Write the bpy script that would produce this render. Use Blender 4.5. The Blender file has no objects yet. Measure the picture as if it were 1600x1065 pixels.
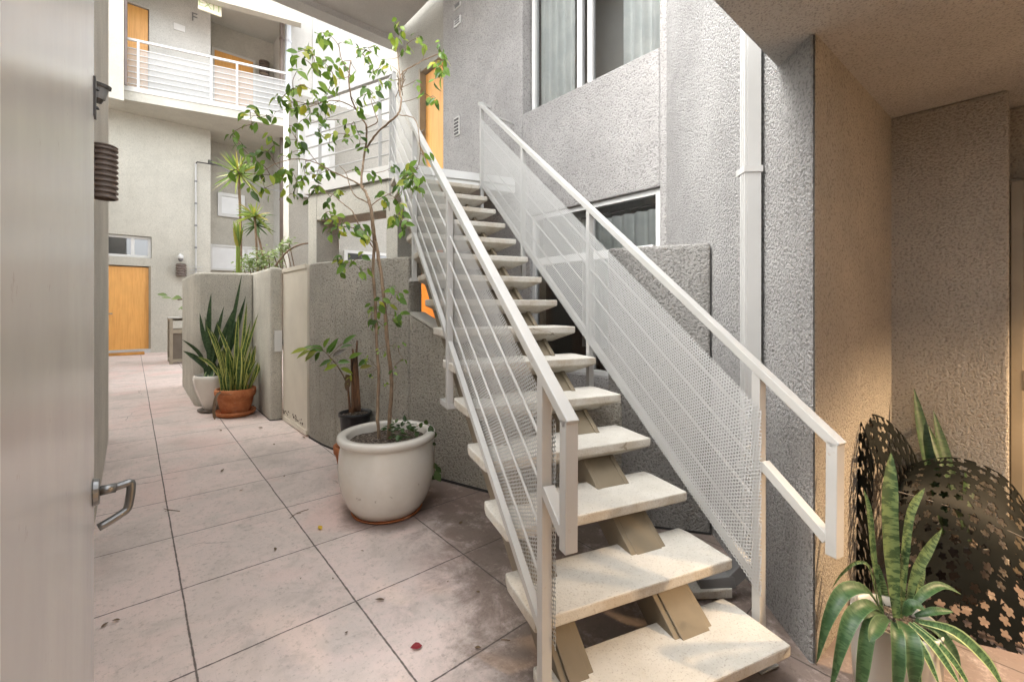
import bpy, math, random
from mathutils import Vector
rnd = random.Random(7)
sc = bpy.context.scene
COL = sc.collection
# ------------------------------------------------------------------ camera, world, sun, exposure
YAW = math.radians(41.19); F = 680.0; CAMZ = 1.411; HV = 480.0
cd = bpy.data.cameras.new('camera'); cam = bpy.data.objects.new('camera', cd); COL.objects.link(cam)
cam.location = (0, 0, CAMZ); cam.rotation_euler = (math.pi/2, 0, -YAW)
cd.sensor_width = 36; cd.lens = F/1600*36; cd.shift_y = -52.5/1600; cd.clip_start = .02; cd.clip_end = 500
sc.camera = cam
w = bpy.data.worlds.new('World'); sc.world = w; w.use_nodes = True
wn = w.node_tree.nodes; wl = w.node_tree.links
sky = wn.new('ShaderNodeTexSky'); sky.sky_type = 'NISHITA'; sky.sun_disc = False
SUN_EL, SUN_AZ = math.radians(52), math.radians(292)
sky.sun_elevation = SUN_EL; sky.sun_rotation = SUN_AZ; sky.air_density = 1.0; sky.dust_density = 2.5; sky.ozone_density = .6
wn['Background'].inputs[1].default_value = .15
hs = wn.new('ShaderNodeHueSaturation'); hs.inputs['Saturation'].default_value = .12   # thin bright cloud: the blue is mostly washed out
wl.new(sky.outputs[0], hs.inputs['Color']); wl.new(hs.outputs[0], wn['Background'].inputs[0])
sl = bpy.data.lights.new('sun', 'SUN'); sl.energy = .55; sl.angle = math.radians(40); sl.color = (1, .95, .87)
sun = bpy.data.objects.new('sun', sl); COL.objects.link(sun)
sd = Vector((math.sin(SUN_AZ)*math.cos(SUN_EL), math.cos(SUN_AZ)*math.cos(SUN_EL), math.sin(SUN_EL)))
sun.rotation_euler = (-sd).to_track_quat('-Z', 'Y').to_euler(); sun.location = (0, 0, 30)
vs = sc.view_settings; vs.view_transform = 'Standard'; vs.look = 'None'; vs.exposure = 2.75; vs.gamma = 1
sc.cycles.max_bounces = 10; sc.cycles.diffuse_bounces = 6; sc.cycles.transparent_max_bounces = 24
sc.cycles.caustics_reflective = False; sc.cycles.caustics_refractive = False

# ------------------------------------------------------------------ measuring helpers (sight line -> point at a real distance)
S, C = math.sin(YAW), math.cos(YAW)
def ray(u, v):
    a = (u-800)/F; return (S+a*C, C-a*S, (HV-v)/F)
def fz(x, y): return .0133*y-.0145*x+.0117
def P(u, v, t):
    d = ray(u, v); return Vector((d[0]*t, d[1]*t, CAMZ+d[2]*t))
def PF(u, v):
    d = ray(u, v); return P(u, v, (.0117-CAMZ)/(d[2]-.0133*d[1]+.0145*d[0]))
def PX(u, v, x): return P(u, v, x/ray(u, v)[0])
def PY(u, v, y): return P(u, v, y/ray(u, v)[1])
def PL(u, v, p, q):
    d = ray(u, v); nx, ny = -(q[1]-p[1]), q[0]-p[0]
    return P(u, v, (nx*p[0]+ny*p[1])/(nx*d[0]+ny*d[1]))

# ------------------------------------------------------------------ mesh building
class MB:
    def __init__(s): s.v = []; s.f = []; s.uv = {}
    def poly(s, pts, uvs=None):
        i = len(s.v); s.v += [Vector(p) for p in pts]; s.f.append(tuple(range(i, i+len(pts))))
        if uvs: s.uv[len(s.f)-1] = uvs
    def hexa(s, a, b):   # a bottom four, b top four
        i = len(s.v); s.v += [Vector(p) for p in a]+[Vector(p) for p in b]
        n = len(a)
        s.f.append(tuple(i+k for k in reversed(range(n)))); s.f.append(tuple(i+n+k for k in range(n)))
        for k in range(n):
            j = (k+1) % n; s.f.append((i+k, i+j, i+n+j, i+n+k))
        return s
    def box(s, x0, x1, y0, y1, z0, z1):
        return s.hexa([(x0, y0, z0), (x1, y0, z0), (x1, y1, z0), (x0, y1, z0)], [(x0, y0, z1), (x1, y0, z1), (x1, y1, z1), (x0, y1, z1)])
    def prism(s, pl, z0, z1):
        n = len(pl); z0 = z0 if isinstance(z0, (list, tuple)) else [z0]*n; z1 = z1 if isinstance(z1, (list, tuple)) else [z1]*n
        ar = sum(pl[i][0]*pl[(i+1) % n][1]-pl[(i+1) % n][0]*pl[i][1] for i in range(n))
        if ar < 0: pl = pl[::-1]; z0 = list(z0)[::-1]; z1 = list(z1)[::-1]
        return s.hexa([(p[0], p[1], z) for p, z in zip(pl, z0)], [(p[0], p[1], z) for p, z in zip(pl, z1)])
    def bar(s, p, q, w_, h_, up=(0, 0, 1)):
        p, q = Vector(p), Vector(q); d = (q-p).normalized(); up = Vector(up)
        if abs(d.dot(up)) > .99: up = Vector((S2x, S2y, 0))
        sd_ = d.cross(up).normalized()*w_/2; uu = sd_.cross(d).normalized()*h_/2
        return s.hexa([p-sd_-uu, p+sd_-uu, p+sd_+uu, p-sd_+uu][::-1], [q-sd_-uu, q+sd_-uu, q+sd_+uu, q-sd_+uu][::-1])
    def tube(s, pts, r, n=6, cap=True):
        pts = [Vector(p) for p in pts]; m = len(pts); r = r if isinstance(r, (list, tuple)) else [r]*m
        i0 = len(s.v); ref = None
        for k, p in enumerate(pts):
            d = (pts[min(k+1, m-1)]-pts[max(k-1, 0)]).normalized()
            if ref is None: ref = d.cross(Vector((.31, .2, 1)) if abs(d.z) < .9 else Vector((1, .1, 0))).normalized()
            a = (ref-d*ref.dot(d)).normalized(); b = d.cross(a); ref = a
            for j in range(n):
                t = 2*math.pi*j/n; s.v.append(p+(a*math.cos(t)+b*math.sin(t))*r[k])
        for k in range(m-1):
            for j in range(n):
                j2 = (j+1) % n; s.f.append((i0+k*n+j, i0+k*n+j2, i0+(k+1)*n+j2, i0+(k+1)*n+j))
        if cap:
            s.f.append(tuple(i0+j for j in reversed(range(n)))); s.f.append(tuple(i0+(m-1)*n+j for j in range(n)))
        return s
    def lathe(s, prof, c, n=40):
        i0 = len(s.v); m = len(prof)
        for r, z in prof:
            for j in range(n):
                t = 2*math.pi*j/n; s.v.append(Vector((c[0]+r*math.cos(t), c[1]+r*math.sin(t), c[2]+z)))
        for k in range(m-1):
            for j in range(n):
                j2 = (j+1) % n; s.f.append((i0+k*n+j, i0+k*n+j2, i0+(k+1)*n+j2, i0+(k+1)*n+j))
        return s
    def grid(s, rows, uvs=None):
        i0 = len(s.v); n = len(rows[0])
        for r in rows: s.v += [Vector(p) for p in r]
        for k in range(len(rows)-1):
            for j in range(n-1):
                s.f.append((i0+k*n+j, i0+k*n+j+1, i0+(k+1)*n+j+1, i0+(k+1)*n+j))
                if uvs: s.uv[len(s.f)-1] = [uvs[k][j], uvs[k][j+1], uvs[k+1][j+1], uvs[k+1][j]]
        return s
    def blade(s, path, wid, nrm=None, fold=.25, twist=0.):
        """strap leaf along path; wid = list of half widths; nrm = facing direction"""
        path = [Vector(p) for p in path]; m = len(path); rows = []; uvs = []
        for k, p in enumerate(path):
            d = (path[min(k+1, m-1)]-path[max(k-1, 0)]).normalized()
            nn = Vector(nrm) if nrm is not None else Vector((-S, -C, .2))
            sd_ = d.cross(nn)
            if sd_.length < .05: sd_ = d.cross(Vector((.7, -.5, .3)))
            sd_.normalize(); nf = sd_.cross(d).normalized()
            if twist:
                a = twist*k/(m-1); sd_, nf = sd_*math.cos(a)+nf*math.sin(a), nf*math.cos(a)-sd_*math.sin(a)
            h = wid[k]
            rows.append([p-sd_*h+nf*h*fold, p-sd_*h*.5+nf*h*fold*.3, p, p+sd_*h*.5+nf*h*fold*.3, p+sd_*h+nf*h*fold])
            uvs.append([(x, k/(m-1)) for x in (0, .25, .5, .75, 1)])
        return s.grid(rows, uvs)
    def leaf(s, base, d, nrm, L, W, fold=.35, curl=.25):
        base, d = Vector(base), Vector(d).normalized(); sd_ = d.cross(Vector(nrm))
        if sd_.length < .05: sd_ = d.cross(Vector((.3, .8, .5)))
        sd_.normalize(); nf = sd_.cross(d)
        rows = []; uvs = []
        for t, ww in ((0, .06), (.22, .78), (.48, 1), (.75, .62), (.92, .16), (1, .01)):
            p = base+d*L*t-nf*L*curl*t*t; h = W*ww/2
            rows.append([p-sd_*h+nf*h*fold, p, p+sd_*h+nf*h*fold]); uvs.append([(0, t), (.5, t), (1, t)])
        return s.grid(rows, uvs)
    def build(s, name, mat, root=None, smooth=False, bevel=0, seg=2, loc=None):
        o0 = Vector(loc) if loc is not None else (WL[root.name] if root is not None else Vector((0, 0, 0)))
        me = bpy.data.meshes.new(name); me.from_pydata([tuple(p-o0) for p in s.v], [], s.f); me.update()
        if s.uv:
            ul = me.uv_layers.new(name='UVMap')
            for fi, uvs in s.uv.items():
                pg = me.polygons[fi]
                for k, li in enumerate(pg.loop_indices): ul.data[li].uv = uvs[k]
        if smooth: me.polygons.foreach_set('use_smooth', [True]*len(me.polygons))
        me.materials.append(mat)
        o = bpy.data.objects.new(name, me); COL.objects.link(o)
        if root is not None: o.parent = root; WL[o.name] = o0
        else: o.location = o0; WL[o.name] = o0
        if bevel:
            b = o.modifiers.new('bevel', 'BEVEL'); b.width = bevel; b.segments = seg; b.limit_method = 'ANGLE'; b.angle_limit = .6
            b.harden_normals = False
        return o
WL = {}
def thing(name, label, cat, loc, group=None):
    o = bpy.data.objects.new(name, None); COL.objects.link(o); o.location = loc; o.empty_display_size = .2
    WL[o.name] = Vector(loc); return tag(o, label, cat, group)
def tag(o, label, cat, group=None):
    o['label'] = label; o['category'] = cat
    if group: o['group'] = group
    return o
def solid(o, th, off=0):
    m = o.modifiers.new('thickness', 'SOLIDIFY'); m.thickness = th; m.offset = off; return o
def smooth_path(pts, n=4):
    pts = [Vector(p) for p in pts]; out = []
    for i in range(len(pts)-1):
        p0, p1, p2, p3 = pts[max(i-1, 0)], pts[i], pts[i+1], pts[min(i+2, len(pts)-1)]
        for k in range(n):
            t = k/n
            out.append(.5*((2*p1)+(p2-p0)*t+(2*p0-5*p1+4*p2-p3)*t*t+(3*p1-p0-3*p2+p3)*t**3))
    return out+[pts[-1]]

# ------------------------------------------------------------------ materials
class NT:
    def __init__(s, name):
        s.m = bpy.data.materials.new(name); s.m.use_nodes = True; s.t = s.m.node_tree
        s.b = s.t.nodes['Principled BSDF']; s.out = s.t.nodes['Material Output']
    def n(s, typ, **kw):
        nd = s.t.nodes.new('ShaderNode'+typ)
        for k, v in kw.items():
            if k in nd.inputs and not hasattr(nd, k): nd.inputs[k].default_value = v
            elif hasattr(nd, k): setattr(nd, k, v)
            else: nd.inputs[k.replace('_', ' ')].default_value = v
        return nd
    def l(s, a, b): s.t.links.new(a, b)
    def val(s, x, sock):
        if isinstance(x, (int, float)): sock.default_value = x
        else: s.l(x, sock)
    def math(s, op, a, b=0., c=None):
        nd = s.t.nodes.new('ShaderNodeMath'); nd.operation = op; s.val(a, nd.inputs[0]); s.val(b, nd.inputs[1])
        if c is not None: s.val(c, nd.inputs[2])
        return nd.outputs[0]
    def pos(s): return s.n('NewGeometry').outputs['Position']
    def noise(s, scale, vec=None, detail=4, rough=.6, dist=0):
        nd = s.t.nodes.new('ShaderNodeTexNoise'); nd.inputs['Scale'].default_value = scale; nd.inputs['Detail'].default_value = detail
        nd.inputs['Roughness'].default_value = rough; nd.inputs['Distortion'].default_value = dist
        s.l(vec if vec is not None else s.pos(), nd.inputs['Vector']); return nd.outputs['Fac']
    def ramp(s, fac, stops):
        nd = s.t.nodes.new('ShaderNodeValToRGB'); r = nd.color_ramp
        while len(r.elements) < len(stops): r.elements.new(.5)
        for e, (p, c) in zip(r.elements, stops): e.position = p; e.color = (*c, 1) if len(c) == 3 else c
        s.l(fac, nd.inputs[0]); return nd.outputs[0]
    def step(s, fac, a, b):
        nd = s.t.nodes.new('ShaderNodeMapRange'); nd.interpolation_type = 'SMOOTHSTEP'
        nd.inputs['From Min'].default_value = a; nd.inputs['From Max'].default_value = b; s.l(fac, nd.inputs['Value']); return nd.outputs[0]
    def mix(s, fac, a, b, blend='MIX'):
        nd = s.t.nodes.new('ShaderNodeMix'); nd.data_type = 'RGBA'; nd.blend_type = blend
        s.val(fac, nd.inputs[0])
        for x, i in ((a, 6), (b, 7)):
            if isinstance(x, tuple): nd.inputs[i].default_value = (*x, 1)
            else: s.l(x, nd.inputs[i])
        return nd.outputs[2]
    def scale(s, vec, sc_):
        nd = s.t.nodes.new('ShaderNodeMapping'); nd.inputs['Scale'].default_value = sc_; s.l(vec, nd.inputs[0]); return nd.outputs[0]
    def bump(s, h, strength=.5, dist=.01, nrm=None):
        nd = s.t.nodes.new('ShaderNodeBump'); nd.inputs['Strength'].default_value = strength; nd.inputs['Distance'].default_value = dist
        s.l(h, nd.inputs['Height'])
        if nrm is not None: s.l(nrm, nd.inputs['Normal'])
        return nd.outputs[0]
    def fin(s, col=None, rough=None, nrm=None, **kw):
        if col is not None:
            if isinstance(col, tuple): s.b.inputs['Base Color'].default_value = (*col, 1)
            else: s.l(col, s.b.inputs['Base Color'])
        if rough is not None: s.val(rough, s.b.inputs['Roughness'])
        if nrm is not None: s.l(nrm, s.b.inputs['Normal'])
        for k, v in kw.items(): s.b.inputs[k.replace('_', ' ')].default_value = v
        return s.m

def stucco(name, base, var=.08, coarse=1., bump=1., streak=0.):
    t = NT(name); p = t.pos()
    big = t.noise(1.3, p, 5, .65); med = t.noise(9, p, 4)
    n1 = t.noise(100/coarse, p, 3, .6, .3); n2 = t.noise(170/coarse, p, 2, .5)
    dark = tuple(c*(1-var*2.2) for c in base); lite = tuple(min(1, c*(1+var)) for c in base)
    c = t.mix(t.step(big, .35, .68), dark, lite)
    c = t.mix(t.math('MULTIPLY', t.step(med, .5, .8), .25), c, tuple(x*.75 for x in base))
    pit_shade = t.step(n1, .49, .36)
    c = t.mix(t.math('MULTIPLY', pit_shade, .66), c, tuple(x*.42 for x in base))  # shade of the pits painted into the colour, soft light barely shows the bump
    if streak:
        st = t.noise(1, t.scale(p, (7, 7, .55)), 5, .7)
        c = t.mix(t.math('MULTIPLY', t.step(st, .5, .78), streak), c, tuple(x*y for x, y in zip(base, (.42, .38, .32))))
    h = t.math('ADD', t.math('MULTIPLY', t.step(n1, .3, .7), 1.), t.math('MULTIPLY', n2, .3))
    return t.fin(c, .92, t.bump(h, bump, .0085))
M = {}
M['stucco_right'] = stucco('stucco_right', (.40, .393, .383), .07, 1.3, 1.0, .16)
M['stucco_window'] = stucco('stucco_window', (.45, .435, .42), .07, 1.4, 1.0, .16)
M['stucco_patio'] = stucco('stucco_patio', (.47, .44, .375), .09, 1.7, 1.1, .55)
M['stucco_cream'] = stucco('stucco_cream', (.60, .57, .49), .08, 1.0, .7, .35)
M['stucco_far'] = stucco('stucco_far', (.56, .54, .47), .04, .8, .35, .1)
M['stucco_pale'] = stucco('stucco_pale', (.60, .59, .55), .03, .8, .3)
M['stucco_ceiling'] = stucco('stucco_ceiling', (.55, .54, .52), .05, .9, .85)
M['stucco_alcove_shade'] = stucco('stucco_alcove_shade', (.46, .415, .35), .06, 1.15, 1.0)  # tan tint paints the alcove's shade and lamp warmth into the grey stucco
M['stucco_left'] = stucco('stucco_left', (.70, .67, .60), .06, .9, .8)

def paint(name, col, rough=.4, var=.05, bump=.15, wear=None):
    t = NT(name); p = t.pos(); n = t.noise(2.2, p, 5); f = t.noise(70, p, 3)
    c = t.mix(t.step(n, .3, .7), tuple(x*(1-var*1.6) for x in col), tuple(min(1, x*(1+var*.4)) for x in col))
    if wear:
        ww = t.noise(14, p, 6, .75); c = t.mix(t.math('MULTIPLY', t.step(ww, .64, .70), wear[3]), c, wear[:3])
    return t.fin(c, rough, t.bump(f, bump, .001))
M['steel_white'] = paint('steel_white', (.47, .465, .445), .38, .07, .12, (.33, .22, .13, .5))
M['steel_beige'] = paint('steel_beige', (.29, .245, .175), .5, .15, .2, (.22, .15, .09, .8))
M['steel_tan'] = paint('steel_tan', (.185, .15, .10), .5, .2, .2, (.12, .07, .04, .8))
M['frame_white'] = paint('frame_white', (.68, .68, .66), .35, .04)
M['fascia_white'] = paint('fascia_white', (.62, .61, .575), .55, .06)
M['pipe_white'] = paint('pipe_white', (.52, .52, .505), .42, .06)
M['pipe_blue'] = paint('pipe_blue', (.60, .63, .67), .42, .06)
M['gate_cream'] = paint('gate_cream', (.68, .63, .53), .45, .06, .2, (.42, .33, .24, .35))
M['orange_door'] = (lambda t: t.fin(t.mix(t.math('MULTIPLY', t.step(t.noise(1, t.scale(t.pos(), (38, 38, 1.6)), 5, .65, .4), .4, .7), .55), t.mix(t.step(t.noise(2.5), .3, .7), (0.74, 0.385, 0.11), (0.814, 0.424, 0.121)), (0.577, 0.239, 0.05)), .36, t.bump(t.noise(1, t.scale(t.pos(), (120, 120, 4)), 4), .12, .002)))(NT('orange_door'))
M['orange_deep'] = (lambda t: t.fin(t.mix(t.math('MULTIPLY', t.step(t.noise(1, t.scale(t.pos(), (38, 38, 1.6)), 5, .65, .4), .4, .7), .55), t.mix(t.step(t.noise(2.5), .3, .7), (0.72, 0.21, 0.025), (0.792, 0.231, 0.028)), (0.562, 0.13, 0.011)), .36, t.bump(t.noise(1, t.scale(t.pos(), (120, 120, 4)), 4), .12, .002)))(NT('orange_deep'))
M['dark_metal'] = paint('dark_metal', (.045, .04, .036), .45, .1)
M['bronze'] = paint('bronze', (.15, .115, .095), .42, .15, .1)
M['grey_metal'] = paint('grey_metal', (.20, .20, .20), .4, .1)
M['black_plastic'] = paint('black_plastic', (.022, .023, .026), .42, .2)
M['cabinet'] = paint('cabinet', (.34, .30, .23), .6, .15)
M['cabinet_dark'] = paint('cabinet_dark', (.17, .145, .115), .7, .15)
M['soil'] = (lambda t: t.fin(t.ramp(t.noise(60, None, 5, .8), [(.38, (.015, .01, .008)), (.5, (.09, .065, .045)), (.6, (.30, .25, .20)), (.68, (.50, .45, .39))]), .95, t.bump(t.noise(80, None, 4), 1, .02)))(NT('soil'))
M['bark'] = (lambda t: t.fin(t.ramp(t.noise(30, t.scale(t.pos(), (1, 1, .35)), 5, .7), [(.3, (.12, .08, .05)), (.55, (.30, .21, .135)), (.75, (.44, .34, .24))]), .85, t.bump(t.noise(90, None, 4), .8, .006)))(NT('bark'))
M['twig'] = (lambda t: t.fin(t.ramp(t.noise(20), [(.3, (.10, .065, .04)), (.7, (.26, .18, .11))]), .8))(NT('twig'))
M['rubber'] = paint('rubber', (.03, .03, .03), .7)

def m_floor():
    t = NT('stamped_concrete'); p = t.pos(); sx = t.n('SeparateXYZ'); t.l(p, sx.inputs[0]); x, y = sx.outputs[0], sx.outputs[1]
    wob = t.math('MULTIPLY', t.math('SUBTRACT', t.noise(3.5, p, 3), .5), .009)
    def joint(c, off, per):
        m = t.math('ADD', t.math('SUBTRACT', c, off), wob)
        m = t.math('ABSOLUTE', t.math('SUBTRACT', t.math('MODULO', t.math('ADD', m, per*200.5), per), per/2)); return m
    jx = joint(x, .185, .6137); jy = joint(y, 1.416, .6145)
    jd = t.math('MINIMUM', jx, jy)
    tn = t.noise(45, p, 3)
    jl = t.step(t.math('ADD', jd, t.math('MULTIPLY', t.math('SUBTRACT', tn, .5), .006)), .0050, .0018)
    # per slab tone
    ix = t.math('FLOOR', t.math('DIVIDE', t.math('SUBTRACT', x, .185), .6137)); iy = t.math('FLOOR', t.math('DIVIDE', t.math('SUBTRACT', y, 1.416), .6145))
    cv = t.n('CombineXYZ'); t.l(ix, cv.inputs[0]); t.l(iy, cv.inputs[1])
    wn_ = t.n('TexWhiteNoise'); t.l(cv.outputs[0], wn_.inputs['Vector'])
    big = t.noise(1.7, p, 6, .68, .6); med = t.noise(7, p, 6, .72, .4); fine = t.noise(42, p, 5, .7)
    c = t.ramp(big, [(.30, (.52, .445, .40)), (.45, (.66, .565, .515)), (.56, (.74, .605, .555)), (.66, (.62, .54, .49)), (.76, (.76, .665, .61))])
    c = t.mix(t.math('MULTIPLY', t.step(med, .5, .7), .5), c, (.41, .36, .315))
    c = t.mix(t.math('MULTIPLY', t.step(fine, .54, .68), .5), c, (.27, .23, .19))
    c = t.mix(t.math('MULTIPLY', t.step(t.noise(11, p, 3, .6, 1.5), .62, .72), .28), c, (.66, .58, .54))
    c = t.mix(.16, c, t.ramp(wn_.outputs[0], [(0, (.40, .36, .33)), (1, (.66, .54, .50))]))
    pink = t.step(t.noise(1.1, t.scale(p, (1, 1, 1)), 3, .5, .8), .52, .66)
    c = t.mix(t.math('MULTIPLY', pink, .42), c, (.72, .50, .45))
    c = t.mix(t.math('MULTIPLY', t.step(t.noise(150, p, 2, .6), .64, .72), .35), c, (.14, .11, .09))
    # brush marks
    br = t.noise(1, t.scale(p, (160, 9, 1)), 3, .6)
    c = t.mix(t.math('MULTIPLY', t.step(br, .55, .75), .16), c, (.38, .34, .31))
    # old water stain beside the stairs and round the planter, with a ragged edge
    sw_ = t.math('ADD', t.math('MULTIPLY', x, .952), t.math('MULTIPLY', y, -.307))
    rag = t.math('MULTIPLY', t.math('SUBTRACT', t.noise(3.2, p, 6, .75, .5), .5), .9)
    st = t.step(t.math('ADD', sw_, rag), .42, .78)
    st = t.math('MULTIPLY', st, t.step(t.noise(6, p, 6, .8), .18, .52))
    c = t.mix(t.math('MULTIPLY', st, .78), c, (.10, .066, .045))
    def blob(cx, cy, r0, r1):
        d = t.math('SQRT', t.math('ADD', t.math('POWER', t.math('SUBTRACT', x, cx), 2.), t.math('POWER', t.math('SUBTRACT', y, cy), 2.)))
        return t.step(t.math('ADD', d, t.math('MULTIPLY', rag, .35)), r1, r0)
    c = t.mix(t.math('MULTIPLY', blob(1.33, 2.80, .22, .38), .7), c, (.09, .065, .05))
    c = t.mix(t.math('MULTIPLY', blob(1.0, 6.3, .15, .36), .45), c, (.2, .16, .13))
    c = t.mix(t.math('MULTIPLY', jl, .88), c, (.085, .068, .058))
    # hairline cracks
    vo = t.n('TexVoronoi', feature='DISTANCE_TO_EDGE'); vo.inputs['Scale'].default_value = .85
    dn = t.n('TexNoise'); dn.inputs['Scale'].default_value = 2.5; dn.inputs['Detail'].default_value = 5; t.l(p, dn.inputs[0])
    va = t.n('VectorMath', operation='MULTIPLY_ADD'); t.l(dn.outputs['Color'], va.inputs[0]); va.inputs[1].default_value = (.5, .5, 0); t.l(p, va.inputs[2])
    t.l(va.outputs[0], vo.inputs['Vector'])
    cr = t.math('MULTIPLY', t.step(vo.outputs['Distance'], .0045, .001), t.step(t.noise(.9, p, 2), .52, .6))
    c = t.mix(t.math('MULTIPLY', cr, .6), c, (.16, .13, .11))
    h = t.math('SUBTRACT', t.math('ADD', t.math('MULTIPLY', med, .5), t.math('MULTIPLY', fine, .35)), t.math('MULTIPLY', jl, 2.2))
    return t.fin(c, t.math('ADD', .62, t.math('MULTIPLY', med, .3)), t.bump(h, .5, .004))
M['floor'] = m_floor()

def m_tread():
    t = NT('precast_concrete'); p = t.pos()
    n = t.noise(3, p, 5, .7); f = t.noise(130, p, 3, .6); s_ = t.noise(300, p, 2)
    c = t.ramp(n, [(.3, (.48, .455, .40)), (.6, (.57, .545, .49)), (.8, (.62, .60, .55))])
    c = t.mix(t.math('MULTIPLY', t.step(f, .56, .68), .55), c, (.27, .24, .195))
    c = t.mix(t.math('MULTIPLY', t.step(t.noise(9, p, 6, .75), .58, .75), .3), c, (.40, .33, .24))
    vo = t.n('TexVoronoi', feature='DISTANCE_TO_EDGE'); vo.inputs['Scale'].default_value = 3.1
    dn = t.n('TexNoise'); dn.inputs['Scale'].default_value = 9; dn.inputs['Detail'].default_value = 4; t.l(p, dn.inputs[0])
    va = t.n('VectorMath', operation='MULTIPLY_ADD'); t.l(dn.outputs['Color'], va.inputs[0]); va.inputs[1].default_value = (.25, .25, .1); t.l(p, va.inputs[2])
    t.l(va.outputs[0], vo.inputs['Vector'])
    cr = t.math('MULTIPLY', t.step(vo.outputs['Distance'], .014, .004), t.step(t.noise(1.7, p, 2), .57, .63))
    sz = t.n('SeparateXYZ'); t.l(t.n('NewGeometry').outputs['Normal'], sz.inputs[0])
    c = t.mix(t.math('MULTIPLY', t.math('MULTIPLY', cr, t.step(sz.outputs[2], .6, .2)), .7), c, (.10, .075, .05))
    side = t.step(sz.outputs[2], .75, .3)
    c = t.mix(t.math('MULTIPLY', side, t.math('MULTIPLY', t.step(t.noise(5, p, 5, .7), .38, .62), .5)), c, (.34, .26, .17))
    wear = t.math('MULTIPLY', t.step(t.noise(2.2, p, 4, .6), .54, .72), .3)
    c = t.mix(wear, c, (.33, .30, .255))
    h = t.math('ADD', t.math('MULTIPLY', f, 1.), t.math('MULTIPLY', s_, .4))
    return t.fin(c, .85, t.bump(h, .7, .004))
M['tread'] = m_tread()

def m_mesh(pitch=.0150, rad=.0049):
    t = NT('perforated_sheet'); uv = t.n('UVMap').outputs[0]; sx = t.n('SeparateXYZ'); t.l(uv, sx.inputs[0])
    def lat(ou, ov):
        a = t.math('SUBTRACT', t.math('MODULO', t.math('ADD', sx.outputs[0], 10*pitch+ou), pitch), pitch/2)
        b = t.math('SUBTRACT', t.math('MODULO', t.math('ADD', sx.outputs[1], 10*pitch*1.732+ov), pitch*1.732), pitch*.866)
        return t.math('ADD', t.math('MULTIPLY', a, a), t.math('MULTIPLY', b, b))
    d = t.math('MINIMUM', lat(0, 0), lat(pitch/2, pitch*.866))
    hole = t.math('LESS_THAN', d, rad*rad)
    t.fin((.45, .455, .45), .5)
    tr = t.n('BsdfTransparent'); mx = t.n('MixShader'); t.l(hole, mx.inputs[0]); t.l(t.b.outputs[0], mx.inputs[1]); t.l(tr.outputs[0], mx.inputs[2])
    t.l(mx.outputs[0], t.out.inputs[0]); return t.m
M['mesh'] = m_mesh()
def m_flower():
    t = NT('cutout_sheet'); uv = t.n('UVMap').outputs[0]
    vo = t.n('TexVoronoi', feature='F1'); vo.inputs['Scale'].default_value = 1/.058; vo.inputs['Randomness'].default_value = .55; t.l(uv, vo.inputs['Vector'])
    sc_ = t.n('VectorMath', operation='SCALE'); sc_.inputs['Scale'].default_value = 1/.058; t.l(uv, sc_.inputs[0])
    df = t.n('VectorMath', operation='SUBTRACT'); t.l(sc_.outputs[0], df.inputs[0]); 
    ps = t.n('VectorMath', operation='SCALE'); ps.inputs['Scale'].default_value = 1/.058; t.l(vo.outputs['Position'], ps.inputs[0]); t.l(ps.outputs[0], df.inputs[1])
    sp = t.n('SeparateXYZ'); t.l(df.outputs[0], sp.inputs[0])
    ang = t.math('ARCTAN2', sp.outputs[1], sp.outputs[0]); rr = t.math('SQRT', t.math('ADD', t.math('MULTIPLY', sp.outputs[0], sp.outputs[0]), t.math('MULTIPLY', sp.outputs[1], sp.outputs[1])))
    sc2 = t.n('SeparateColor'); t.l(vo.outputs['Color'], sc2.inputs[0])
    ph = t.math('MULTIPLY', sc2.outputs[0], 6.28)
    R = t.math('MULTIPLY', t.math('ADD', .29, t.math('MULTIPLY', sc2.outputs[1], .10)), t.math('ADD', .62, t.math('MULTIPLY', .46, t.math('ABSOLUTE', t.math('COSINE', t.math('ADD', t.math('MULTIPLY', ang, 2.5), ph))))))
    hole = t.math('LESS_THAN', rr, R)
    t.fin(t.mix(t.step(t.noise(5), .4, .7), (.004, .005, .004), (.009, .010, .008)), .55, Specular_IOR_Level=.12)
    tr = t.n('BsdfTransparent'); mx = t.n('MixShader'); t.l(hole, mx.inputs[0]); t.l(t.b.outputs[0], mx.inputs[1]); t.l(tr.outputs[0], mx.inputs[2])
    t.l(mx.outputs[0], t.out.inputs[0]); return t.m
M['flower'] = m_flower()

def m_glass(name, tint, refl=.6):
    t = NT(name); g = t.n('BsdfGlossy'); g.inputs['Roughness'].default_value = .02; tr = t.n('BsdfTransparent'); tr.inputs[0].default_value = (*tint, 1)
    fr = t.n('Fresnel'); fr.inputs[0].default_value = 1.6
    fac = t.math('MINIMUM', t.math('ADD', t.math('MULTIPLY', fr.outputs[0], 1.8), .08), 1.)
    mx = t.n('MixShader'); t.l(fac, mx.inputs[0]); t.l(tr.outputs[0], mx.inputs[1]); t.l(g.outputs[0], mx.inputs[2]); t.l(mx.outputs[0], t.out.inputs[0])
    return t.m
M['glass'] = m_glass('window_glass', (.93, .95, .94))
M['glass_dark'] = m_glass('dark_glass', (.25, .30, .36))
M['curtain'] = (lambda t: t.fin(t.mix(t.step(t.noise(4), .4, .6), (.74, .77, .76), (.84, .86, .84)), .9))(NT('curtain'))
M['blind'] = paint('blind', (.62, .62, .60), .6)
M['room_dark'] = paint('room_dark', (.40, .40, .38), .9)
M['sky_pane'] = paint('sky_pane', (.82, .83, .83), .5)  # pale colour stands in for sky reflected in window panes

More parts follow.
